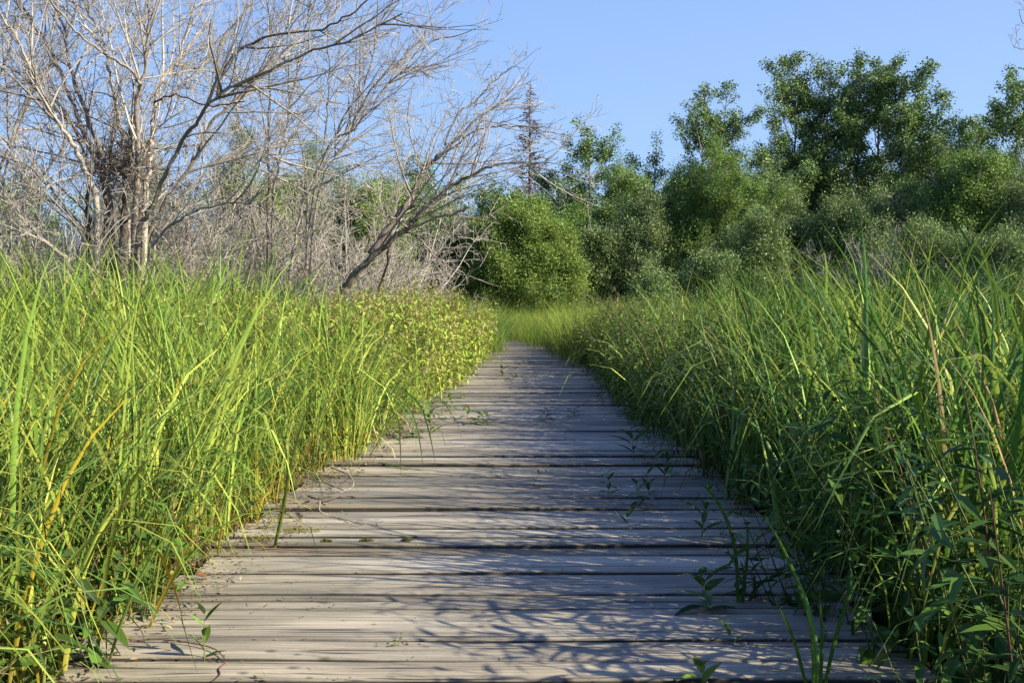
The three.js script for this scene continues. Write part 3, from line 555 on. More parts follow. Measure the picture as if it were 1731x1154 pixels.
bareTree('dead_tree', 'leafless tree cut by the left edge, thin stems leaning in behind the big one', 'tree', [-40, 452], 15, [
  { p: [[-20, 380], [10, 290], [30, 200], [70, 110], [95, 20], [110, -60]], r: 0.05, z: 0, dz: 0.5, root: [0.1, 0] },
  { p: [[-40, 380], [-25, 270], [-10, 160], [20, 60], [30, -40]], r: 0.05, z: 0.3, dz: 0.6, root: [0, -0.2], c: [0.15, 0.12, 0.1] },
  { p: [[-10, 400], [40, 330], [100, 260], [150, 170], [215, 100], [260, 30]], r: 0.045, z: 0.6, dz: 1.2, root: [0.25, -0.2] },
  { p: [[-30, 350], [20, 240], [60, 150], [130, 60], [170, -30]], r: 0.045, z: 0.9, dz: 1.0, root: [0.15, -0.3], c: [0.17, 0.14, 0.115] },
  { p: [[-60, 300], [-30, 200], [-20, 90], [0, 0]], r: 0.04, z: -0.3, dz: 0.3, root: [-0.2, 0.1] },
  { p: [[0, 420], [60, 380], [120, 300], [170, 260], [200, 200]], r: 0.03, z: 0.3, dz: 0.8, root: [0.3, 0.1] },
], { cols: BARK.grey, kids: 2.6, rmin: 0.0034, ...T1 }, 1004);
const SH = (o) => ({ w: 1, fan: 0.9, n: 26, h: 2.2, rmin: 0.0042, cols: BARK.pale, group: null, levels: [{ seg: 8, sides: 4, wander: 0.14, up: -0.3, kids: 6, kidFrom: 0.2, ratio: 1, max: 9, ang: [0, 0] }, { seg: 5, sides: 3, wander: 0.22, up: -0.1, max: 1.1, ratio: 0.45, ang: [0.35, 1.1], kids: 6.5, kidFrom: 0.1, thick: 0.006 }, { seg: 3, sides: 3, wander: 0.28, up: -0.1, max: 0.35, ratio: 0.5, ang: [0.4, 1.3] }], ...o });
bareShrub('tangled pale bare shrub at the left edge, left of the big dead tree', 30, 12.5, SH({ n: 34, h: 2.1 }), 1101);
bareShrub('low bare shrub with arching pale branches round the foot of the big dead tree', 150, 14.2, SH({ n: 36, h: 2.2 }), 1102);
bareShrub('dense beige bare shrub just right of the big dead tree', 345, 14.6, SH({ n: 34, h: 2.1, w: 1.6 }), 1103);
bareShrub('beige bare shrub left of the foot of the slender dead tree', 405, 17.5, SH({ n: 30, h: 2.6, w: 1.4, cols: BARK.grey }), 1104);
bareShrub('brownish bare shrub right of the foot of the slender dead tree', 525, 16.5, SH({ n: 34, h: 2.2, w: 1.5 }), 1105);
bareShrub('pale bare shrub behind the trunk of the leaning tree', 620, 17.0, SH({ n: 30, h: 1.9, w: 1.4 }), 1106);
bareShrub('low grey bare shrub under the tip of the leaning tree', 668, 15.5, SH({ n: 20, h: 1.45, w: 0.9, cols: BARK.grey }), 1107);
bareShrub('tall grey bare shrub behind the big dead tree, its thin twigs against the sky', 90, 17.5, SH({ n: 15, h: 4.4, fan: 0.6, w: 1.5, cols: BARK.grey }), 1108);
bareShrub('tall thin bare shrub behind the slender dead tree, reaching into the sky', 330, 19, SH({ n: 14, h: 4.2, fan: 0.6, w: 1.5, cols: BARK.grey }), 1109);
bareShrub('fine grey bare shrub behind the leaning tree, reaching above it', 640, 20, SH({ n: 13, h: 3.8, fan: 0.55, w: 1.5, cols: BARK.grey }), 1110);

// leaf sprigs
function sprig(seed, n, rad, L, ratio, cols) {
  const r = rng(seed), mb = new MB();
  for (let k = 0; k < n; k++) {
    const d = randDir(r); d.y = d.y * 0.6 + 0.15; d.normalize();
    const o = randDir(r).multiplyScalar(rad * Math.cbrt(r())), up = V(R(r, -0.8, 0.8), 1, R(r, -0.8, 0.8)).normalize(), s = L * R(r, 0.7, 1.2);
    mb.leaf(o, d, up, s, s * ratio, mul(pick(r, cols), R(r, 0.8, 1.2)), R(r, 0, 0.4), 0.2, 2);
  }
  return mb.geo();
}
const LC = { aspen: [[[0.16, 0.25, 0.072], 4], [[0.26, 0.355, 0.13], 3], [[0.09, 0.155, 0.05], 2]], willow: [[[0.21, 0.295, 0.10], 4], [[0.14, 0.21, 0.07], 3], [[0.31, 0.385, 0.16], 2]], lime: [[[0.21, 0.31, 0.065], 4], [[0.15, 0.23, 0.05], 3], [[0.34, 0.40, 0.08], 1.5]], green: [[[0.175, 0.28, 0.06], 4], [[0.12, 0.205, 0.05], 3], [[0.25, 0.35, 0.09], 2]], fir: [[[0.03, 0.055, 0.028], 3], [[0.04, 0.07, 0.03], 2]] };
const SPRIG = {
  aspen: [1, 2, 3, 4].map((s) => sprig(1200 + s, 15, 0.19, 0.072, 0.85, LC.aspen)),
  willow: [1, 2, 3, 4].map((s) => sprig(1210 + s, 30, 0.20, 0.058, 0.36, LC.willow)),
  lime: [1, 2, 3, 4].map((s) => sprig(1220 + s, 30, 0.20, 0.060, 0.4, LC.lime)),
  green: [1, 2, 3, 4].map((s) => sprig(1230 + s, 30, 0.20, 0.056, 0.5, LC.green)),
  fir: [1, 2, 3].map((s) => sprig(1240 + s, 14, 0.16, 0.09, 0.15, LC.fir)),
};
function leafOn(parent, spots, sprigs, mat, foot, r, size, name = 'crown') {
  // all sprigs of one crown are one part: a nested group of instanced copies, one per sprig shape
  const lists = sprigs.map(() => []); spots.forEach((s) => lists[Math.floor(r() * sprigs.length)].push(s));
  const m = new THREE.Matrix4(), q = new THREE.Quaternion(), e = new THREE.Euler(), c = new THREE.Color();
  lists.forEach((list, k) => {
    if (!list.length) return;
    const im = new THREE.InstancedMesh(sprigs[k], mat, list.length); im.name = name; im.userData.kind = 'stuff'; im.castShadow = im.receiveShadow = true;
    list.forEach(([p, T], i) => {
      e.set(R(r, -0.5, 0.5), R(r, 0, 6.283), R(r, -0.5, 0.5)); q.setFromEuler(e); const s = size * R(r, 0.75, 1.25);
      im.setMatrixAt(i, m.compose(p.clone().sub(foot), q, V(s, s, s))); const b = R(r, 0.8, 1.2); im.setColorAt(i, c.setRGB(b * R(r, 0.9, 1.1), b, b * R(r, 0.85, 1.1)));
    });
    parent.add(im);
  });
}
const woodPale = [[[0.36, 0.33, 0.27], 2], [[0.27, 0.25, 0.2], 2], [[0.18, 0.16, 0.13], 1]], woodDark = [[[0.12, 0.10, 0.08], 2], [[0.17, 0.145, 0.12], 2]];
// aspen-like tree: px, depth, y of its top, half width in px, leader offset in px
function leafTree3(name, label, px, d, top, half, o, seed) {
  const r = rng(seed), foot = at(px, 500, d); foot.y = groundY(foot.x, foot.z);
  const tip = at(px + (o.lean || 0), top + 14, d), hgt = tip.y - foot.y, wid = half / F * d;
  const t = thing(name, label, 'tree', foot, o.group), trunk = new MB(), wood = new MB(), spots = [];
  const mid = foot.clone().lerp(tip, 0.5).add(V(R(r, -0.25, 0.25) - (o.lean || 0) / F * d * 0.18, 0, R(r, -0.3, 0.3)));
  const pts = roughen(r, spline([foot, mid, tip], 14), 0.03), r0 = hgt * 0.011;
  trunk.tube(pts, pts.map((_, k) => lerp(r0, 0.012, Math.pow(k / 14, 0.8))), 8, pick(r, woodPale));
  part('trunk', trunk.geo(foot), barkMat, t);
  const L = { cols: woodPale, rmin: 0.005, windX: 0.25, levels: [{ seg: 5, sides: 4, wander: 0.1, up: 0.25, kids: 3.6, kidFrom: 0.25, leaf: o.leaf0 ?? 4, leafFrom: 0.55 }, { seg: 3, sides: 3, wander: 0.18, up: 0.15, max: 1.2, ratio: 0.5, ang: [0.35, 0.9], leaf: 10, leafFrom: 0.3, thick: 0.01 }] };
  const nb = Math.round((o.branches || 4.2) * 0.8 * hgt), from = o.from ?? 0.3;
  for (let k = 0; k < nb; k++) {
    const f = lerp(from, 0.98, (k + r()) / nb), i = Math.min(13, Math.floor(f * 14)), q = pts[i].clone().lerp(pts[i + 1], f * 14 - i), a = k * 2.4 + R(r, -0.5, 0.5), u = (f - from) / (1 - from);
    const prof = o.prof ? o.prof(u) : Math.pow(Math.sin(Math.PI * clamp(0.18 + 0.80 * u, 0, 1)), 0.8) * (noise(f * 7, seed, 97) * 1.2 + 0.5), rise = lerp(0.5, 1.15, u) + R(r, -0.2, 0.2);
    const len = Math.min(Math.max(0.35, wid * prof * R(r, 0.6, 1.85) / Math.max(0.5, Math.cos(rise))), Math.max(0.3, (tip.y + R(r, -2.1, 0.5) - q.y) / Math.max(0.3, Math.sin(rise) + 0.12)));
    grow(wood, r, q, V(Math.cos(a) * Math.cos(rise), Math.sin(rise), Math.sin(a) * Math.cos(rise)), len, Math.max(0.008, r0 * 0.35 * (1 - u * 0.7)), 0, L, spots);
  }
  part('branches', wood.geo(foot), twigMat, t, 'stuff');
  leafOn(t, spots, SPRIG[o.leaves || 'aspen'], leafTree, foot, r, o.size || 1.25);
  return t;
}
// leafy shrub filling an uneven dome
function leafShrub(label, px, d, half, top, o, seed) {
  const r = rng(seed), foot = at(px, 500, d); foot.y = groundY(foot.x, foot.z);
  const hgt = at(px, top, d).y - foot.y, wid = half / F * d, t = thing('leafy_shrub', label, 'shrub', foot, o.group), wood = new MB(), spots = [];
  const n = o.n || Math.round(26 + wid * 16), L = { cols: o.wood || BARK.grey, rmin: 0.005, levels: [{ seg: 6, sides: 4, wander: 0.1, up: 0.12, kids: 3.4, kidFrom: 0.3, leaf: 3, leafFrom: 0.6 }, { seg: 4, sides: 3, wander: 0.18, up: 0.1, max: 1.3, ratio: 0.4, ang: [0.3, 1.0], kids: 3, kidFrom: 0.3, leaf: 7, leafFrom: 0.35, thick: 0.009 }, { seg: 2, sides: 3, wander: 0.2, up: 0.05, max: 0.6, ratio: 0.6, ang: [0.3, 1.1], leaf: 9, leafFrom: 0.2 }] };
  for (let k = 0; k < n; k++) {
    const a = k * 2.4, rr = Math.sqrt((k + 0.5) / n), ex = Math.cos(a) * rr * wid, ez = Math.sin(a) * rr * wid * (o.deep || 0.75), ey = hgt * (Math.sqrt(Math.max(0.22, 1 - Math.pow(rr, 2.6))) * R(r, 0.82, 1.03)) * (0.74 + 0.5 * noise(ex * 0.9 + 9, ez * 0.9, seed));
    const b = foot.clone().add(V(ex * 0.25, 0, ez * 0.25)), e = foot.clone().add(V(ex, ey, ez)), dir = e.clone().sub(b), len = dir.length() * 0.97; dir.normalize();
    grow(wood, r, b, dir, len, Math.max(0.012, len * 0.009), 0, L, spots);
  }
  part('branches', wood.geo(foot), twigMat, t, 'stuff');
  const keep = o.keep ?? 1;
  leafOn(t, spots.filter(([p]) => r() < keep * lerp(o.skirt ?? 0.22, 1, sstep(0.12, 0.5, (p.y - foot.y) / hgt))), SPRIG[o.leaves || 'willow'], leafBush, foot, r, o.size || 1.35, 'foliage');
  return t;
}

// right-hand wood, from left to right
leafShrub('round bright lime-green willow shrub straight ahead where the boardwalk disappears', 885, 33, 114, 366, { leaves: 'lime', n: 115, skirt: 0.12 }, 2001);
leafShrub('dull green shrub at the left of the round lime-green one', 800, 36, 50, 385, { leaves: 'willow' }, 2002);
leafTree3('aspen_tree', 'dark poplar with ragged double top between the dead conifer and the large pale shrub', 998, 44, 198, 62, { branches: 5 }, 2003);
leafTree3('aspen_tree', 'small dark poplar leaning out at the left side of the double-topped poplar', 958, 45, 262, 40, { lean: -6 }, 2004);
leafShrub('large pale green willow shrub in the middle of the right-hand thicket', 1188, 36, 130, 250, { leaves: 'green', n: 95, size: 1.15 }, 2005);
leafShrub('greyish green shrub with dead grey branches left of the large pale shrub', 1085, 35, 62, 320, { leaves: 'willow', keep: 0.6 }, 2006);
leafShrub('dark low shrub between the lime-green shrub and the greyish one', 1005, 35, 50, 385, { leaves: 'willow', keep: 0.7 }, 2007);
leafTree3('aspen_tree', 'slender open poplar with pale trunk above the large pale shrub', 1188, 46, 132, 40, { from: 0.5, branches: 3.6, lean: 4 }, 2008);
leafTree3('aspen_tree', 'thin leaning poplar with a bare white stem right of the slender poplar', 1206, 46.5, 138, 28, { from: 0.62, lean: 26, branches: 3 }, 2009);
leafTree3('aspen_tree', 'short dark poplar showing left above the large pale shrub', 1112, 45, 215, 42, { from: 0.35 }, 2010);
leafTree3('aspen_tree', 'tall poplar at the left end of the tallest clump, narrow top', 1345, 42, 92, 40, { lean: 6, from: 0.32 }, 2011);
leafTree3('aspen_tree', 'tall leaning poplar second from the left in the tallest clump', 1388, 42.5, 93, 50, { lean: 18, from: 0.3, branches: 4.8 }, 2012);
leafTree3('aspen_tree', 'tall poplar with forked pale trunk in the middle of the tallest clump', 1420, 41.5, 90, 55, { lean: 30, from: 0.34, branches: 4.8 }, 2013);
leafTree3('aspen_tree', 'tall poplar right of the middle of the tallest clump, bent by the wind', 1468, 42, 100, 50, { lean: 22, from: 0.3, branches: 4.8 }, 2014);
leafTree3('aspen_tree', 'tall poplar with straight whitish trunk at the right end of the tallest clump', 1534, 41, 112, 58, { lean: -6, from: 0.3, branches: 4.8 }, 2015);
leafTree3('aspen_tree', 'shorter round dark tree at the left foot of the tallest poplar clump', 1312, 41, 198, 50, { from: 0.2, branches: 5.5 }, 2016);
leafTree3('aspen_tree', 'small dark poplar just right of the tallest clump', 1592, 46, 222, 30, { from: 0.25 }, 2017);
leafTree3('aspen_tree', 'middling poplar standing alone against the sky near the right edge', 1642, 44, 182, 40, { from: 0.28, branches: 5 }, 2018);
leafTree3('aspen_tree', 'big dark poplar cut by the right edge of the picture', 1730, 37, 122, 85, { from: 0.2, branches: 6 }, 2019);
leafShrub('mid green shrub below the left trunks of the tallest poplars', 1320, 37, 66, 345, { leaves: 'willow' }, 2020);
leafShrub('pale green shrub with grey dead twigs below the middle of the tallest poplars', 1430, 35, 85, 312, { leaves: 'willow', n: 60, keep: 0.8 }, 2021);
leafShrub('dark shrub with tangled grey twigs low under the tallest poplars', 1490, 32, 55, 385, { leaves: 'willow', keep: 0.55 }, 2022);
leafShrub('broad fresh green shrub right of the tallest poplars', 1615, 34, 100, 292, { leaves: 'green', n: 80 }, 2023);
leafShrub('dull green shrub at the right edge below the big dark poplar', 1735, 33, 60, 300, { leaves: 'willow' }, 2024);
leafShrub('low pale shrub at the edge of the meadow right of the lime-green shrub', 1110, 31, 42, 432, { leaves: 'willow' }, 2025);
leafShrub('low dense shrub at the meadow edge below the large pale shrub', 1195, 31.5, 50, 415, { leaves: 'willow' }, 2026);
leafShrub('low dark shrub at the meadow edge left of the tallest poplars', 1280, 32, 48, 395, { leaves: 'willow', keep: 0.8 }, 2027);
leafShrub('low dark shrub behind the tall grass under the broad fresh green shrub', 1570, 30, 55, 400, { leaves: 'willow', keep: 0.7 }, 2028);
leafShrub('low shrub behind the tall grass at the far right', 1690, 29, 55, 390, { leaves: 'willow', keep: 0.75 }, 2029);
bareShrub('pale bare shrub standing against the poplar near the right edge', 1662, 35, SH({ n: 14, h: 4.2, fan: 0.4, rmin: 0.006 }), 2030);
bareShrub('low grey dead shrub at the meadow edge right of the round lime-green shrub', 1003, 31, SH({ n: 12, h: 0.95, rmin: 0.005, cols: BARK.dark }), 2031);
bareShrub('grey dead shrub tangled into the shrubs under the tallest poplars', 1470, 30.5, SH({ n: 24, h: 2.4, rmin: 0.005, cols: BARK.grey }), 2032);
leafShrub('green shrub filling the gap below the double-topped poplar', 985, 39, 62, 330, { leaves: 'green' }, 2033);
leafShrub('green shrub behind the greyish shrub, left of the large pale one', 1065, 40, 55, 300, { leaves: 'green' }, 2034);
leafShrub('green shrub between the large pale shrub and the tallest poplars', 1290, 40, 60, 285, { leaves: 'willow' }, 2035);
leafShrub('green shrub in deep shade behind the trunks of the tallest poplars', 1370, 44, 75, 262, { leaves: 'green' }, 2036);
leafShrub('green shrub behind the right trunks of the tallest poplars', 1490, 44, 85, 260, { leaves: 'green' }, 2037);
leafShrub('green shrub between the tallest poplars and the lone poplar', 1600, 41, 55, 268, { leaves: 'willow' }, 2038);
leafShrub('green shrub below the lone poplar at right', 1680, 40, 60, 255, { leaves: 'green' }, 2039);
leafShrub('shaded shrub right behind the round lime-green one', 925, 38, 60, 335, { leaves: 'green' }, 2055);
leafShrub('green shrub at the left of the dead conifer', 850, 41, 60, 340, { leaves: 'green' }, 2056);
leafShrub('green shrub behind the twigs of the leaning tree', 690, 36, 75, 300, { leaves: 'willow' }, 2057);
leafShrub('green shrub behind the slender dead tree', 505, 34, 80, 290, { leaves: 'green' }, 2058);
bareTree('dead_tree', 'bare dead tree past the right edge, only its thin twig tips in the picture', 'tree', [1800, 500], 31, [
  { p: [[1800, 420], [1795, 300], [1785, 170], [1760, 60], [1735, 10], [1725, -40]], r: 0.12, z: 0, dz: 0.3, root: [0, 0], c: [0.17, 0.14, 0.115], kids: 0.5 },
  { p: [[1786, 180], [1765, 120], [1740, 84], [1722, 82], [1712, 76]], r: 0.04, z: 0.1, dz: -0.3, c: [0.17, 0.14, 0.115], kids: 0.7 },
  { p: [[1762, 64], [1742, 50], [1728, 35], [1724, 15]], r: 0.03, z: 0.1, dz: 0.2, c: [0.17, 0.14, 0.115], kids: 0.7 },
], { cols: BARK.grey, kids: 1.6, rmin: 0.006, ...T1 }, 1005);
// left background
leafTree3('aspen_tree', 'dark green tree behind the slender dead tree', 545, 42, 248, 55, { from: 0.1, branches: 6, leaves: 'green' }, 2040);
leafTree3('aspen_tree', 'dark green tree behind the top of the leaning tree', 712, 44, 262, 55, { from: 0.1, branches: 6 }, 2041);
leafTree3('aspen_tree', 'small blurred green tree left of the dead conifer', 832, 46, 286, 32, { from: 0.1, branches: 6 }, 2042);
leafTree3('aspen_tree', 'green tree behind the twigs right of the big dead tree', 402, 40, 205, 50, { from: 0.15, branches: 5, leaves: 'green' }, 2043);
leafTree3('aspen_tree', 'green tree far behind the stems of the big dead tree', 250, 44, 225, 60, { from: 0.1, branches: 5 }, 2044);
leafTree3('aspen_tree', 'green tree behind the tangled shrub at the left edge', 40, 40, 262, 60, { from: 0.1, branches: 5 }, 2045);
leafShrub('sunlit green shrub behind the bare shrubs right of the big dead tree', 430, 27, 90, 335, { leaves: 'lime' }, 2046);
leafShrub('green shrub behind the bare shrubs under the leaning tree', 620, 28, 95, 325, { leaves: 'lime' }, 2047);
leafShrub('green shrub hidden behind the big dead tree', 210, 28, 110, 360, { leaves: 'willow' }, 2048);
leafShrub('green shrub behind the bare shrubs at the left edge', 20, 27, 95, 380, { leaves: 'willow' }, 2049);
leafShrub('green shrub between the leaning tree and the lime-green shrub', 745, 34, 60, 345, { leaves: 'willow' }, 2050);
{ // conifers
  const conifer = (name, label, px, d, top, half, dead, seed) => {
    const r = rng(seed), foot = at(px, 500, d); foot.y = groundY(foot.x, foot.z);
    const hgt = at(px, top, d).y - foot.y, wid = half / F * d, t = thing(name, label, 'tree', foot), tr = new MB(), wood = new MB(), spots = [];
    const pts = roughen(r, spline([foot, foot.clone().add(V(0.05, hgt * 0.5, 0)), foot.clone().add(V(0.1, hgt, 0))], 14), 0.02);
    tr.tube(pts, pts.map((_, k) => lerp(hgt * 0.012, 0.015, k / 14)), 7, dead ? [0.13, 0.10, 0.095] : [0.12, 0.09, 0.07]); part('trunk', tr.geo(foot), barkMat, t);
    const nb = Math.round(hgt * (dead ? 26 : 16)), L = { cols: dead ? [[[0.115, 0.085, 0.085], 2], [[0.08, 0.06, 0.062], 1]] : woodDark, rmin: dead ? 0.018 : 0.006, levels: [{ seg: 4, sides: 3, wander: 0.12, up: dead ? -0.15 : -0.1, kids: dead ? 8 : 3, kidFrom: 0.2, leaf: 5, leafFrom: 0.2 }, { seg: 2, sides: 3, wander: 0.2, up: 0, max: 0.5, ratio: 0.45, ang: [0.5, 1.1], leaf: 3, thick: 0.012 }] };
    for (let k = 0; k < nb; k++) {
      const f = lerp(dead ? 0.22 : 0.08, 0.99, Math.pow((k + r()) / nb, 0.85)), i = Math.min(13, Math.floor(f * 14)), q = pts[i].clone().lerp(pts[i + 1], f * 14 - i), a = r() * 6.283, rise = R(r, -0.15, 0.4);
      grow(wood, r, q, V(Math.cos(a) * Math.cos(rise), Math.sin(rise), Math.sin(a) * Math.cos(rise)), Math.max(0.15, wid * (dead ? 1.5 : 1) * (1.08 - f) * R(r, 0.45, 1.2)), 0.018, 0, L, dead ? null : spots);
    }
    part('branches', wood.geo(foot), twigMat, t, 'stuff');
    if (!dead) leafOn(t, spots, SPRIG.fir, leafBush, foot, r, 1.3);
  };
  conifer('dead_conifer', 'tall thin dead conifer with bare purplish branches against the sky', 893, 52, 142, 50, true, 2060);
  conifer('conifer', 'dark green conifer behind the lime-green shrub, right of the dead conifer', 928, 48, 298, 34, false, 2061);
  conifer('conifer', 'small dark conifer top left of the dead conifer', 868, 54, 330, 26, false, 2062);
}
{ // far wood closing the horizon
  const wood = thing('far_wood', 'far green wood closing the view behind all the other trees', 'wood', null, null, 'stuff'), r = rng(2070), pl = [];
  for (let k = 0; k < 14000; k++) { const px = R(r, -1900, 3600), d = R(r, 52, 66), top = 355 - 45 * noise(px / 70, 1, 98) - 25 * noise(px / 22, 2, 99), p = at(px, 500, d); pl.push({ x: p.x, y: lerp(-0.2, at(px, top, d).y, Math.pow(r(), 0.7)), z: p.z, s: R(r, 1.6, 2.6), b: R(r, 0.7, 1.1), cb: 1.1 }); }
  scatter(wood, 'leaf_clump', SPRIG.aspen, leafTree, pl, 2071);
}

// ───────────── single plants on and beside the boardwalk ─────────────
// each leaf of a near plant is a part of its own
const leafGeoCache = new Map();
function plant(name, label, pos, o, seed, group) {
  const r = rng(seed), t = thing(name, label, o.cat || 'seedling', pos, group), stem = new MB();
  if (o.cat !== 'weed') { o = { ...o, leaf: o.leaf * 1.35, h: o.h * 1.2 }; }
  const az = o.az ?? R(r, 0, 6.283), pts = bladePts(r, V(0, -0.02, 0), az, o.h + 0.02, o.lean ?? 0.1, o.bend ?? 0.25, 8);
  stem.tube(pts, pts.map((_, k) => o.r * (1 - 0.7 * k / 8)), 6, o.stem || [0.14, 0.16, 0.04]); part('stem', stem.geo(), leafGloss, t);
  const n = o.n, L = o.leaf;
  for (let k = 0; k < n; k++) {
    const u = lerp(o.from ?? 0.15, 1, n > 1 ? k / (n - 1) : 1), f = Math.min(7.999, u * 8), i = Math.floor(f), p = pts[i].clone().lerp(pts[i + 1], f - i), a = (o.a0 ?? 0) + k * (o.spiral || 2.4) + R(r, -0.35, 0.35), up = R(r, o.rise[0], o.rise[1]);
    const d = V(Math.cos(a) * Math.cos(up), Math.sin(up), Math.sin(a) * Math.cos(up)), s = L * R(r, 0.75, 1.2) * (u > 0.8 ? o.tip ?? 0.75 : 1), mb = new MB();
    mb.leaf(p, d, V(-d.x * 0.6, 1, -d.z * 0.6).normalize(), s, s * o.ratio, mul(o.col, R(r, 0.75, 1.25)), R(r, 0.1, 0.5), 0.3, 6);
    part('leaf', mb.geo(), r() < 0.4 ? leafGloss : leafSoft, t);
  }
  return t;
}
const P = (px, py) => onPlane(px, py, 0.004);
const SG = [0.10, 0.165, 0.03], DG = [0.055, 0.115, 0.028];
const sd = (o) => ({ r: 0.0018, n: 6, leaf: 0.045, ratio: 0.36, rise: [-0.1, 0.9], col: SG, h: 0.06, ...o });
plant('seedling', 'bright leafy shoot standing in the sun on the near left planks', P(345, 1114), sd({ h: 0.10, leaf: 0.06, n: 7, rise: [0.5, 1.2], ratio: 0.3, r: 0.0022 }), 3001);
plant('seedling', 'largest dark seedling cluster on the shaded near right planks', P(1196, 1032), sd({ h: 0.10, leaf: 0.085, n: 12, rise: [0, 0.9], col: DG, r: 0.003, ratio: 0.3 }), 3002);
plant('seedling', 'single upright green leaf on the near planks right of centre', P(1237, 1088), sd({ h: 0.02, leaf: 0.06, n: 2, rise: [1.0, 1.3], ratio: 0.45 }), 3003);
plant('seedling', 'small sprout of upright leaves at the bottom edge of the picture', P(1188, 1152), sd({ h: 0.03, leaf: 0.055, n: 4, rise: [0.5, 1.3], ratio: 0.45 }), 3004);
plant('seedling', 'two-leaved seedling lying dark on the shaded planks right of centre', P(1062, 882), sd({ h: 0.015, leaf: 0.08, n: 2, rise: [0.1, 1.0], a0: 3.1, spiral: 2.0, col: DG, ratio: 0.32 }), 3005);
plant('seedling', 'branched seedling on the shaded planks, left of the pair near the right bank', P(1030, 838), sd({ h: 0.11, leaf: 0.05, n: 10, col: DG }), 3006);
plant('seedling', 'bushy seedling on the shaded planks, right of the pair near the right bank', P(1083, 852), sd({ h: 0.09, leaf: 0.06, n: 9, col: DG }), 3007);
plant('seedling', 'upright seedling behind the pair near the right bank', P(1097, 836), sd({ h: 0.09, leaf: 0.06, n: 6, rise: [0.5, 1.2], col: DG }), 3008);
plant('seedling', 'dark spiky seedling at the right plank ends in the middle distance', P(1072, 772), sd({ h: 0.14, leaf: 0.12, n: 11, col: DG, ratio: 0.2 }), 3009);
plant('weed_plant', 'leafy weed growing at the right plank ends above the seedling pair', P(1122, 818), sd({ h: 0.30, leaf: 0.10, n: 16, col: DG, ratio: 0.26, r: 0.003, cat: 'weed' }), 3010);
plant('weed_plant', 'dark spreading weed at the right plank ends left of the tall grass blade', P(1186, 906), sd({ h: 0.20, leaf: 0.12, n: 12, col: DG, ratio: 0.22, r: 0.003, cat: 'weed' }), 3011);
plant('seedling', 'spreading green seedling in the middle of the far planks', P(815, 714), sd({ h: 0.08, leaf: 0.10, n: 13, rise: [-0.1, 0.6], ratio: 0.26 }), 3012);
plant('weed_plant', 'sunlit leafy weed leaning over the left plank ends in the middle distance', P(728, 738), sd({ h: 0.26, leaf: 0.13, n: 20, ratio: 0.24, r: 0.003, cat: 'weed', col: [0.12, 0.19, 0.035] }), 3013);
plant('weed_plant', 'sunlit leafy weed on the left plank ends just behind the leaning one', P(762, 700), sd({ h: 0.22, leaf: 0.12, n: 16, ratio: 0.24, r: 0.003, cat: 'weed', col: [0.12, 0.19, 0.035] }), 3014);
plant('seedling', 'tiny bright sprout on the near planks left of centre', P(672, 1092), sd({ h: 0.03, leaf: 0.022, n: 4, col: [0.17, 0.21, 0.03] }), 3015);
plant('seedling', 'thin sprout on the shaded planks left of centre', P(833, 804), sd({ h: 0.06, leaf: 0.04, n: 5 }), 3016);
plant('seedling', 'thin crooked sprout on the shaded planks near the centre', P(897, 822), sd({ h: 0.09, leaf: 0.05, n: 4, lean: 0.5, ratio: 0.25 }), 3017);
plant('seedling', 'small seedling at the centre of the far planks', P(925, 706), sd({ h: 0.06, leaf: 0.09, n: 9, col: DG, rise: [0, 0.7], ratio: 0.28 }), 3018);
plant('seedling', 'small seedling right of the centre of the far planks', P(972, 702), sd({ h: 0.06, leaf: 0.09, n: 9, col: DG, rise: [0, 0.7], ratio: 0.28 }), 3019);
plant('seedling', 'dark sprig on the sunlit far planks near the left bank', P(850, 640), sd({ h: 0.12, leaf: 0.10, n: 8, col: DG, ratio: 0.26 }), 3020);
plant('seedling', 'bright sprout on the sunlit far planks right of the dark sprig', P(868, 638), sd({ h: 0.10, leaf: 0.09, n: 8, ratio: 0.26 }), 3021);
plant('seedling', 'small sprout on the far planks just ahead of the centre seedling', P(790, 706), sd({ h: 0.08, leaf: 0.09, n: 8, ratio: 0.26 }), 3022);
plant('weed_plant', 'tall weed with red stem standing in the shaded right bank', onPlane(1522, 968, -0.1), sd({ h: 0.52, leaf: 0.075, n: 22, ratio: 0.28, r: 0.0035, stem: [0.30, 0.05, 0.06], lean: 0.22, az: 3.3, bend: 0.1, rise: [-0.7, 0.3], cat: 'weed', col: [0.10, 0.16, 0.04] }), 3023);
plant('weed_plant', 'broad-leaved plant at the bottom right with bright narrow leaves', onPlane(1580, 1165, -0.1), sd({ h: 0.24, leaf: 0.16, n: 13, ratio: 0.22, r: 0.0045, rise: [0.2, 1.1], cat: 'weed', col: [0.075, 0.145, 0.025] }), 3024);
plant('weed_plant', 'broad-leaved plant beside the bottom right corner of the picture', onPlane(1690, 1165, -0.1), sd({ h: 0.3, leaf: 0.17, n: 14, ratio: 0.24, r: 0.0045, rise: [0, 1.0], cat: 'weed', col: [0.06, 0.125, 0.025] }), 3025);
plant('weed_plant', 'leafy plant behind the bottom right broad-leaved plants', onPlane(1610, 1075, -0.1), sd({ h: 0.34, leaf: 0.14, n: 16, ratio: 0.26, r: 0.004, rise: [-0.3, 0.9], cat: 'weed', col: [0.065, 0.13, 0.025] }), 3026);
plant('weed_plant', 'nettle-like plant drooping over the bottom left plank ends', onPlane(128, 1125, 0), sd({ h: 0.26, leaf: 0.105, n: 18, ratio: 0.36, r: 0.004, rise: [-0.7, 0.5], lean: 0.4, az: -0.2, cat: 'weed', col: [0.09, 0.17, 0.03] }), 3027);
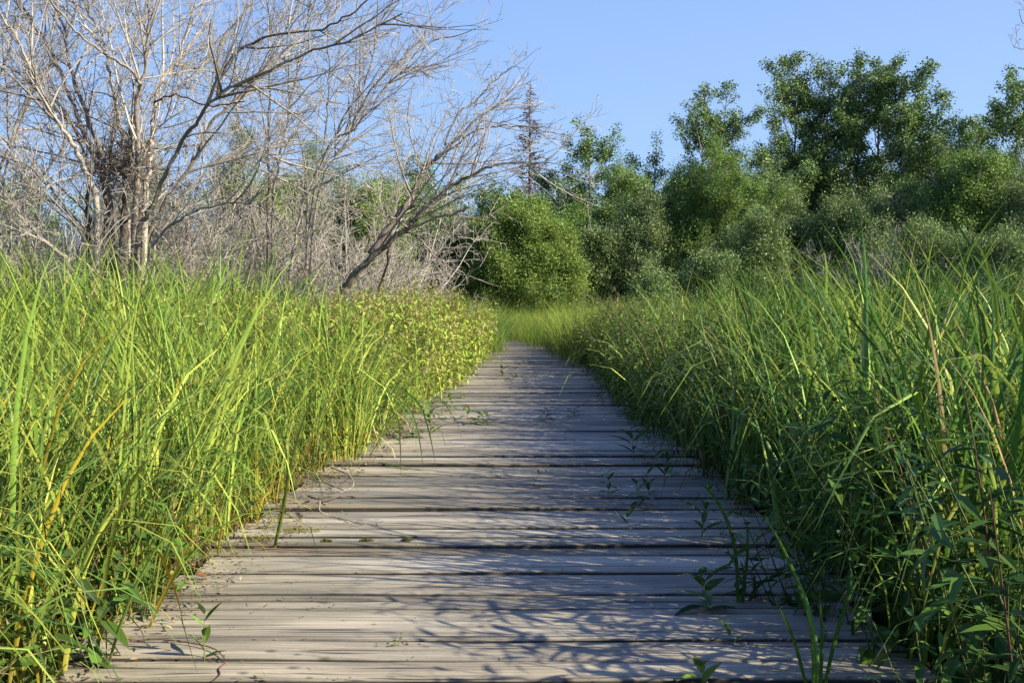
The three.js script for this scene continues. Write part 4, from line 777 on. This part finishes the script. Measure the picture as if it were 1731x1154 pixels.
plant('weed_plant', 'nettle-like plant in the bottom left corner of the picture', onPlane(70, 1165, 0), sd({ h: 0.24, leaf: 0.095, n: 16, ratio: 0.4, r: 0.004, rise: [-0.6, 0.5], cat: 'weed', col: [0.10, 0.18, 0.03] }), 3028);
plant('weed_plant', 'tall pale flowering weed standing highest at the end of the left leafy bank', onPlane(826, 600, -0.1), sd({ h: 1.28, leaf: 0.11, n: 60, ratio: 0.3, r: 0.006, spiral: 1.9, rise: [-0.4, 0.5], cat: 'weed', lean: 0.03, bend: 0.1, col: [0.21, 0.22, 0.05], stem: [0.22, 0.19, 0.08] }), 3029);
plant('weed_plant', 'tall leafy weed rising above the right bank beside the meadow', onPlane(1082, 640, -0.1), sd({ h: 1.3, leaf: 0.10, n: 50, ratio: 0.34, r: 0.006, spiral: 1.9, rise: [-0.4, 0.5], cat: 'weed', lean: 0.03, bend: 0.1, col: [0.15, 0.19, 0.05] }), 3030);
plant('weed_plant', 'tall leafy weed with withered brownish leaves leaning left out of the right bank', onPlane(1072, 655, -0.1), sd({ h: 1.25, leaf: 0.10, n: 44, ratio: 0.26, r: 0.006, spiral: 1.9, rise: [-0.8, 0.2], cat: 'weed', lean: 0.16, az: 3.3, bend: 0.1, col: [0.24, 0.19, 0.07], stem: [0.26, 0.12, 0.07] }), 3031);
plant('weed_plant', 'tall bright weed right of the withered one above the right bank', onPlane(1110, 660, -0.1), sd({ h: 1.22, leaf: 0.09, n: 46, ratio: 0.34, r: 0.006, spiral: 1.9, rise: [-0.4, 0.5], cat: 'weed', lean: 0.05, bend: 0.1, col: [0.15, 0.20, 0.05] }), 3032);

// single grass clumps and blades
function blades(name, label, cat, list) {      // list: [[px,py,depth]..., width, colour, gloss]
  const f0 = at(...list[0].p[0]), foot = V(f0.x, Math.min(0, f0.y), f0.z), t = thing(name, label, cat, foot);
  for (const b of list) {
    const pts = spline(b.p.map((q) => at(...q)), 16), n = 16, mb = new MB(), side = [], hw = [];
    for (let k = 0; k <= n; k++) { const T = pts[Math.min(n, k + 1)].clone().sub(pts[Math.max(0, k - 1)]).normalize(), a = (b.a ?? 0.2) + (b.tw ?? 0.5) * k / n; side.push(V(Math.cos(a), 0, Math.sin(a)).addScaledVector(T, -T.x * Math.cos(a) - T.z * Math.sin(a)).normalize()); hw.push(Math.max(0.0005, b.w / 2 * (0.8 + 0.3 * Math.sin(k / n * 2.6)) * (1 - Math.pow(k / n, 3)))); }
    mb.strip(pts, hw, side, b.cols || [b.c], 0.4); part('blade', mb.geo(foot), b.gloss ? leafGloss : leafSoft, t);
  }
}
const gl = [0.075, 0.15, 0.02];
blades('grass_clump', 'tall grass clump of a few long blades on the right plank ends in front', 'grass', [
  { p: [[1376, 1185, 2.52], [1372, 1060, 2.6], [1345, 975, 2.7], [1318, 915, 2.8], [1290, 868, 2.9]], w: 0.011, c: gl },
  { p: [[1382, 1185, 2.52], [1380, 1090, 2.55], [1362, 1010, 2.6], [1340, 960, 2.65]], w: 0.010, c: mul(gl, 1.2), gloss: 1 },
  { p: [[1370, 1185, 2.52], [1345, 1090, 2.5], [1325, 1040, 2.48], [1310, 1012, 2.46]], w: 0.009, c: mul(gl, 0.8) },
  { p: [[1386, 1185, 2.52], [1390, 1080, 2.56], [1386, 1000, 2.6]], w: 0.009, c: gl },
  { p: [[1390, 1185, 2.52], [1410, 1090, 2.6], [1440, 1000, 2.7], [1480, 930, 2.8]], w: 0.010, c: mul(gl, 0.9) },
  { p: [[1374, 1185, 2.52], [1376, 1110, 2.52], [1370, 1060, 2.5]], w: 0.008, c: mul(gl, 1.3) },
]);
blades('grass_clump', 'thin upright grass clump on the right planks beside the dark seedling cluster', 'grass', [
  { p: [[1252, 1020, 3.35], [1262, 960, 3.36], [1264, 900, 3.38], [1262, 880, 3.4]], w: 0.010, c: gl },
  { p: [[1248, 1020, 3.35], [1243, 930, 3.4], [1225, 870, 3.5], [1195, 825, 3.6], [1168, 812, 3.7]], w: 0.012, c: mul(gl, 0.85) },
  { p: [[1256, 1020, 3.35], [1258, 970, 3.3], [1250, 940, 3.25]], w: 0.008, c: mul(gl, 0.8) },
]);
blades('grass_stalk', 'pale yellow-green grass stalk rooted on the left plank ends, standing out of the bank', 'grass', [
  { p: [[463, 928, 4.05], [478, 860, 4.06], [492, 780, 4.08], [520, 690, 4.12], [545, 640, 4.15]], w: 0.016, c: [0.19, 0.23, 0.04] },
  { p: [[465, 926, 4.05], [485, 800, 4.05], [470, 720, 4.0], [440, 690, 3.95]], w: 0.010, c: [0.14, 0.2, 0.03] },
  { p: [[470, 880, 4.05], [495, 790, 4.1], [512, 770, 4.15], [520, 800, 4.2]], w: 0.008, c: [0.26, 0.22, 0.04] },
]);
blades('grass_stalk', 'yellow-tipped grass blade drooping onto the near left planks', 'grass', [
  { p: [[240, 950, 3.1], [262, 930, 3.1], [285, 970, 3.08], [302, 1020, 3.05], [311, 1062, 3.03]], w: 0.010, cols: [[0.17, 0.2, 0.03], [0.17, 0.2, 0.03], [0.2, 0.2, 0.03], [0.22, 0.2, 0.03], [0.25, 0.2, 0.03], [0.28, 0.2, 0.02], [0.3, 0.2, 0.02], [0.32, 0.2, 0.02], [0.34, 0.2, 0.02]] }]);
blades('grass_clump', 'long green blades flopped onto the planks from the left bank in the middle distance', 'grass', [
  { p: [[640, 780, 6.1], [690, 790, 5.95], [740, 800, 5.85], [790, 803, 5.75]], w: 0.016, c: mul(gl, 0.9), a: 1.4, gloss: 1 },
  { p: [[650, 785, 6.0], [700, 796, 5.9], [760, 806, 5.75]], w: 0.014, c: mul(gl, 0.8), a: 1.4 },
  { p: [[668, 650, 6.2], [705, 680, 6.1], [725, 730, 5.9], [738, 795, 5.8]], w: 0.012, c: [0.11, 0.19, 0.04] },
  { p: [[650, 660, 6.2], [690, 690, 6.1], [708, 740, 5.9], [716, 800, 5.75]], w: 0.011, c: [0.12, 0.2, 0.03], gloss: 1 },
  { p: [[640, 690, 6.1], [668, 700, 6.0], [676, 750, 5.85], [678, 815, 5.7]], w: 0.011, c: [0.13, 0.2, 0.03] },
]);
blades('grass_stalk', 'long arching blade bowed left above the right-hand grass against the shrubs', 'grass', [
  { p: [[1700, 560, 4.2], [1672, 450, 4.2], [1640, 412, 4.2], [1610, 372, 4.2], [1560, 357, 4.2]], w: 0.010, c: [0.10, 0.17, 0.04], gloss: 1 }]);
blades('grass_stalk', 'long straight blade crossing the bowed one above the right-hand grass', 'grass', [
  { p: [[1618, 520, 4.0], [1638, 430, 4.05], [1665, 385, 4.1], [1700, 340, 4.15]], w: 0.010, c: [0.13, 0.2, 0.03] }]);
blades('grass_stalk', 'yellow-green sharp blade standing highest near the right edge', 'grass', [
  { p: [[1690, 580, 3.6], [1682, 500, 3.6], [1668, 440, 3.6], [1650, 406, 3.6]], w: 0.015, c: [0.17, 0.23, 0.03] }]);

// litter
{
  const tw = (name, label, pts, r0, c, cat = 'twig') => { const q = pts.map(([x, y, h]) => onPlane(x, y, h ?? 0.006)), f = q[0].clone(), t = new MB(); t.tube(spline(q, 14), Array.from({ length: 15 }, (_, k) => r0 * (1 - 0.6 * k / 14)), 5, c); const m = new THREE.Mesh(t.geo(f), twigMat); m.name = numbered(name); m.position.copy(f); m.castShadow = true; m.userData = { label, category: cat }; scene.add(m); };
  tw('fallen_twig', 'thin brown runner lying across the near left planks to the sunny shoot', [[150, 1092], [200, 1088], [260, 1080, 0.02], [330, 1088, 0.02], [365, 1098, 0.02], [385, 1120]], 0.0035, [0.16, 0.09, 0.06]);
  tw('fallen_twig', 'curved pale dry root on the left plank ends in the middle distance', [[560, 790, 0.06], [592, 805, 0.05], [596, 822, 0.02], [575, 832]], 0.005, [0.32, 0.26, 0.22]);
  tw('fallen_twig', 'hooked dry stalk lying on the left planks in front of the pale root', [[540, 847, 0.05], [542, 865, 0.03], [560, 872], [615, 886]], 0.005, [0.26, 0.2, 0.16]);
  tw('fallen_twig', 'dark dry stalk along the left plank ends beside the hooked one', [[520, 838, 0.04], [545, 845, 0.03], [580, 838], [600, 840]], 0.005, [0.12, 0.08, 0.06]);
  tw('fallen_twig', 'short pale broken stick on the right planks behind the dark seedling cluster', [[1276, 1003], [1275, 985, 0.04], [1274, 972, 0.07]], 0.007, [0.22, 0.16, 0.12]);
  tw('fallen_twig', 'tiny cracked twig on the near left planks below the sunny shoot', [[384, 1120], [370, 1130], [372, 1140], [362, 1150]], 0.0025, [0.18, 0.10, 0.06]);
  tw('fallen_twig', 'long thin reddish straw lying in the plank joint at left', [[430, 926, 0.004], [560, 932, 0.005], [660, 934, 0.005]], 0.004, [0.22, 0.13, 0.08]);
  const leafL = new MB(); const lp = onPlane(352, 974, 0.008); leafL.leaf(V(0, 0, 0), V(-0.9, 0.1, 0.3).normalize(), V(0.1, 1, 0.1).normalize(), 0.045, 0.025, [0.34, 0.11, 0.04], -0.2, 0.4, 5);
  const lm = new THREE.Mesh(leafL.geo(), leafSoft); lm.name = 'fallen_leaf'; lm.position.copy(lp); lm.userData = { label: 'small rust-red fallen leaf on the left plank ends', category: 'leaf' }; scene.add(lm);
  // moss cushions
  [['oblong yellowish moss cushion on the left planks in front of the bank', 502, 899, 0.10, 0.03], ['yellow moss tuft at the foot of the left bank', 440, 914, 0.07, 0.03], ['first small moss tuft from the left in the plank joint', 551, 916, 0.025, 0.02], ['middle small moss tuft in the plank joint', 619, 915, 0.03, 0.02], ['last small moss tuft from the left in the plank joint', 688, 914, 0.03, 0.02]].forEach(([label, px, py, w, h], k) => {
    const r = rng(4000 + k), mb = new MB(), p = onPlane(px, py, 0.0); for (let q = 0; q < 160; q++) { const a = r() * 6.283, rr = Math.sqrt(r()), o = V(Math.cos(a) * rr * w, 0, Math.sin(a) * rr * w * 0.45), d = V(R(r, -0.6, 0.6), 1, R(r, -0.6, 0.6)).normalize(); mb.leaf(o, d, randDir(r), h * (1.1 - rr * 0.7) * R(r, 0.6, 1.1), 0.004, mul([0.20, 0.19, 0.035], R(r, 0.6, 1.2)), 0.2, 0.2, 2); }
    const m = new THREE.Mesh(mb.geo(), leafSoft); m.name = numbered('moss_cushion'); m.position.copy(p); m.userData = { label, category: 'moss' }; scene.add(m);
  });
  // crumbs of soil and dead leaves along the left edge
  const r = rng(4100), mb = new MB();
  for (let k = 0; k < 4200; k++) { const d = R(r, 1.5, 9), x = interp(XL, d) + Math.pow(r(), 2.4) * 0.42 - 0.12, dir = V(R(r, -1, 1), R(r, -0.1, 0.5), R(r, -1, 1)).normalize(); mb.leaf(V(x, R(r, 0.002, 0.03 + 0.05 * (x < interp(XL, d))), -d), dir, V(R(r, -0.6, 0.6), 1, R(r, -0.6, 0.6)).normalize(), R(r, 0.008, 0.035), R(r, 0.004, 0.014), mul(pick(r, [[[0.09, 0.06, 0.04], 3], [[0.2, 0.14, 0.08], 2], [[0.05, 0.035, 0.025], 3], [[0.3, 0.24, 0.14], 0.6]]), R(r, 0.7, 1.3)), 0.2, 0.5, 2); }
  const m = new THREE.Mesh(mb.geo(), twigMat); m.name = 'leaf_litter'; m.userData = { label: 'brown crumbled leaf litter along the left plank ends', category: 'litter', kind: 'stuff' }; m.castShadow = true; scene.add(m);
  const mb2 = new MB(), r2 = rng(4200);
  for (let k = 0; k < 260; k++) { const d = R(r2, 2.2, 14), x = cxPath(d) + R(r2, -1.1, 1.1), dir = V(R(r2, -1, 1), 0.05, R(r2, -1, 1)).normalize(); mb2.leaf(V(x, 0.004, -d), dir, V(0, 1, 0.1).normalize(), R(r2, 0.006, 0.02), R(r2, 0.003, 0.009), pick(r2, [[[0.1, 0.07, 0.05], 3], [[0.3, 0.24, 0.18], 2], [[0.14, 0.16, 0.04], 2]]), -0.1, 0.4, 2); }
  const m2 = new THREE.Mesh(mb2.geo(), twigMat); m2.name = 'plant_debris'; m2.userData = { label: 'tiny crumbs of bark and leaf scattered over the planks', category: 'debris', kind: 'stuff' }; scene.add(m2);
}

{
  const r = rng(4300), mb = new MB(), joints = walk.children.filter((c) => c.name.startsWith('plank')).map((c) => [c.position.z, c.geometry.boundingBox || (c.geometry.computeBoundingBox(), c.geometry.boundingBox)]);
  for (const [z, b] of joints) { if (-z > 13 || -z < 2) continue; const n = Math.floor(R(r, 4, 26)); for (let k = 0; k < n; k++) { const d = -z, x = cxPath(d) + (r() < 0.5 ? R(r, -1.1, 1.1) : (r() < 0.6 ? -1 : 1) * R(r, 0.55, 1.1)), dir = V(R(r, -1, 1), R(r, -0.05, 0.2), R(r, -0.5, 0.5)).normalize(); mb.leaf(V(x, 0.003, z + b.max.z + R(r, -0.014, 0.012)), dir, V(0, 1, 0.1).normalize(), R(r, 0.006, 0.03), R(r, 0.003, 0.008), pick(r, [[[0.06, 0.045, 0.03], 4], [[0.22, 0.16, 0.09], 2], [[0.11, 0.13, 0.035], 2]]), -0.1, 0.5, 2); } }
  const foot = scene.children.filter((c) => c.name.startsWith('seedling'));
  for (const t of foot) for (let k = 0; k < 14; k++) { const a = r() * 6.283, q = 0.05 * Math.sqrt(r()), dir = V(R(r, -1, 1), R(r, 0, 0.2), R(r, -1, 1)).normalize(); mb.leaf(V(t.position.x + Math.cos(a) * q * 1.6, 0.004, t.position.z + Math.sin(a) * q * 0.6), dir, V(0, 1, 0.1).normalize(), R(r, 0.006, 0.022), R(r, 0.004, 0.009), pick(r, [[[0.05, 0.038, 0.028], 4], [[0.2, 0.14, 0.08], 2]]), -0.1, 0.5, 2); }
  const m = new THREE.Mesh(mb.geo(), twigMat); m.name = 'plant_debris_001'; m.castShadow = m.receiveShadow = true; m.userData = { label: 'dark crumbs and dry shreds caught in the plank joints', category: 'debris', kind: 'stuff' }; scene.add(m);
}

// ───────────── render ─────────────
const renderer = new THREE.WebGLRenderer({ antialias: true });
renderer.setSize(1024, 682);
renderer.shadowMap.enabled = true;
renderer.toneMapping = THREE.LinearToneMapping;
renderer.toneMappingExposure = EXPOSURE;
renderer.render(scene, camera);
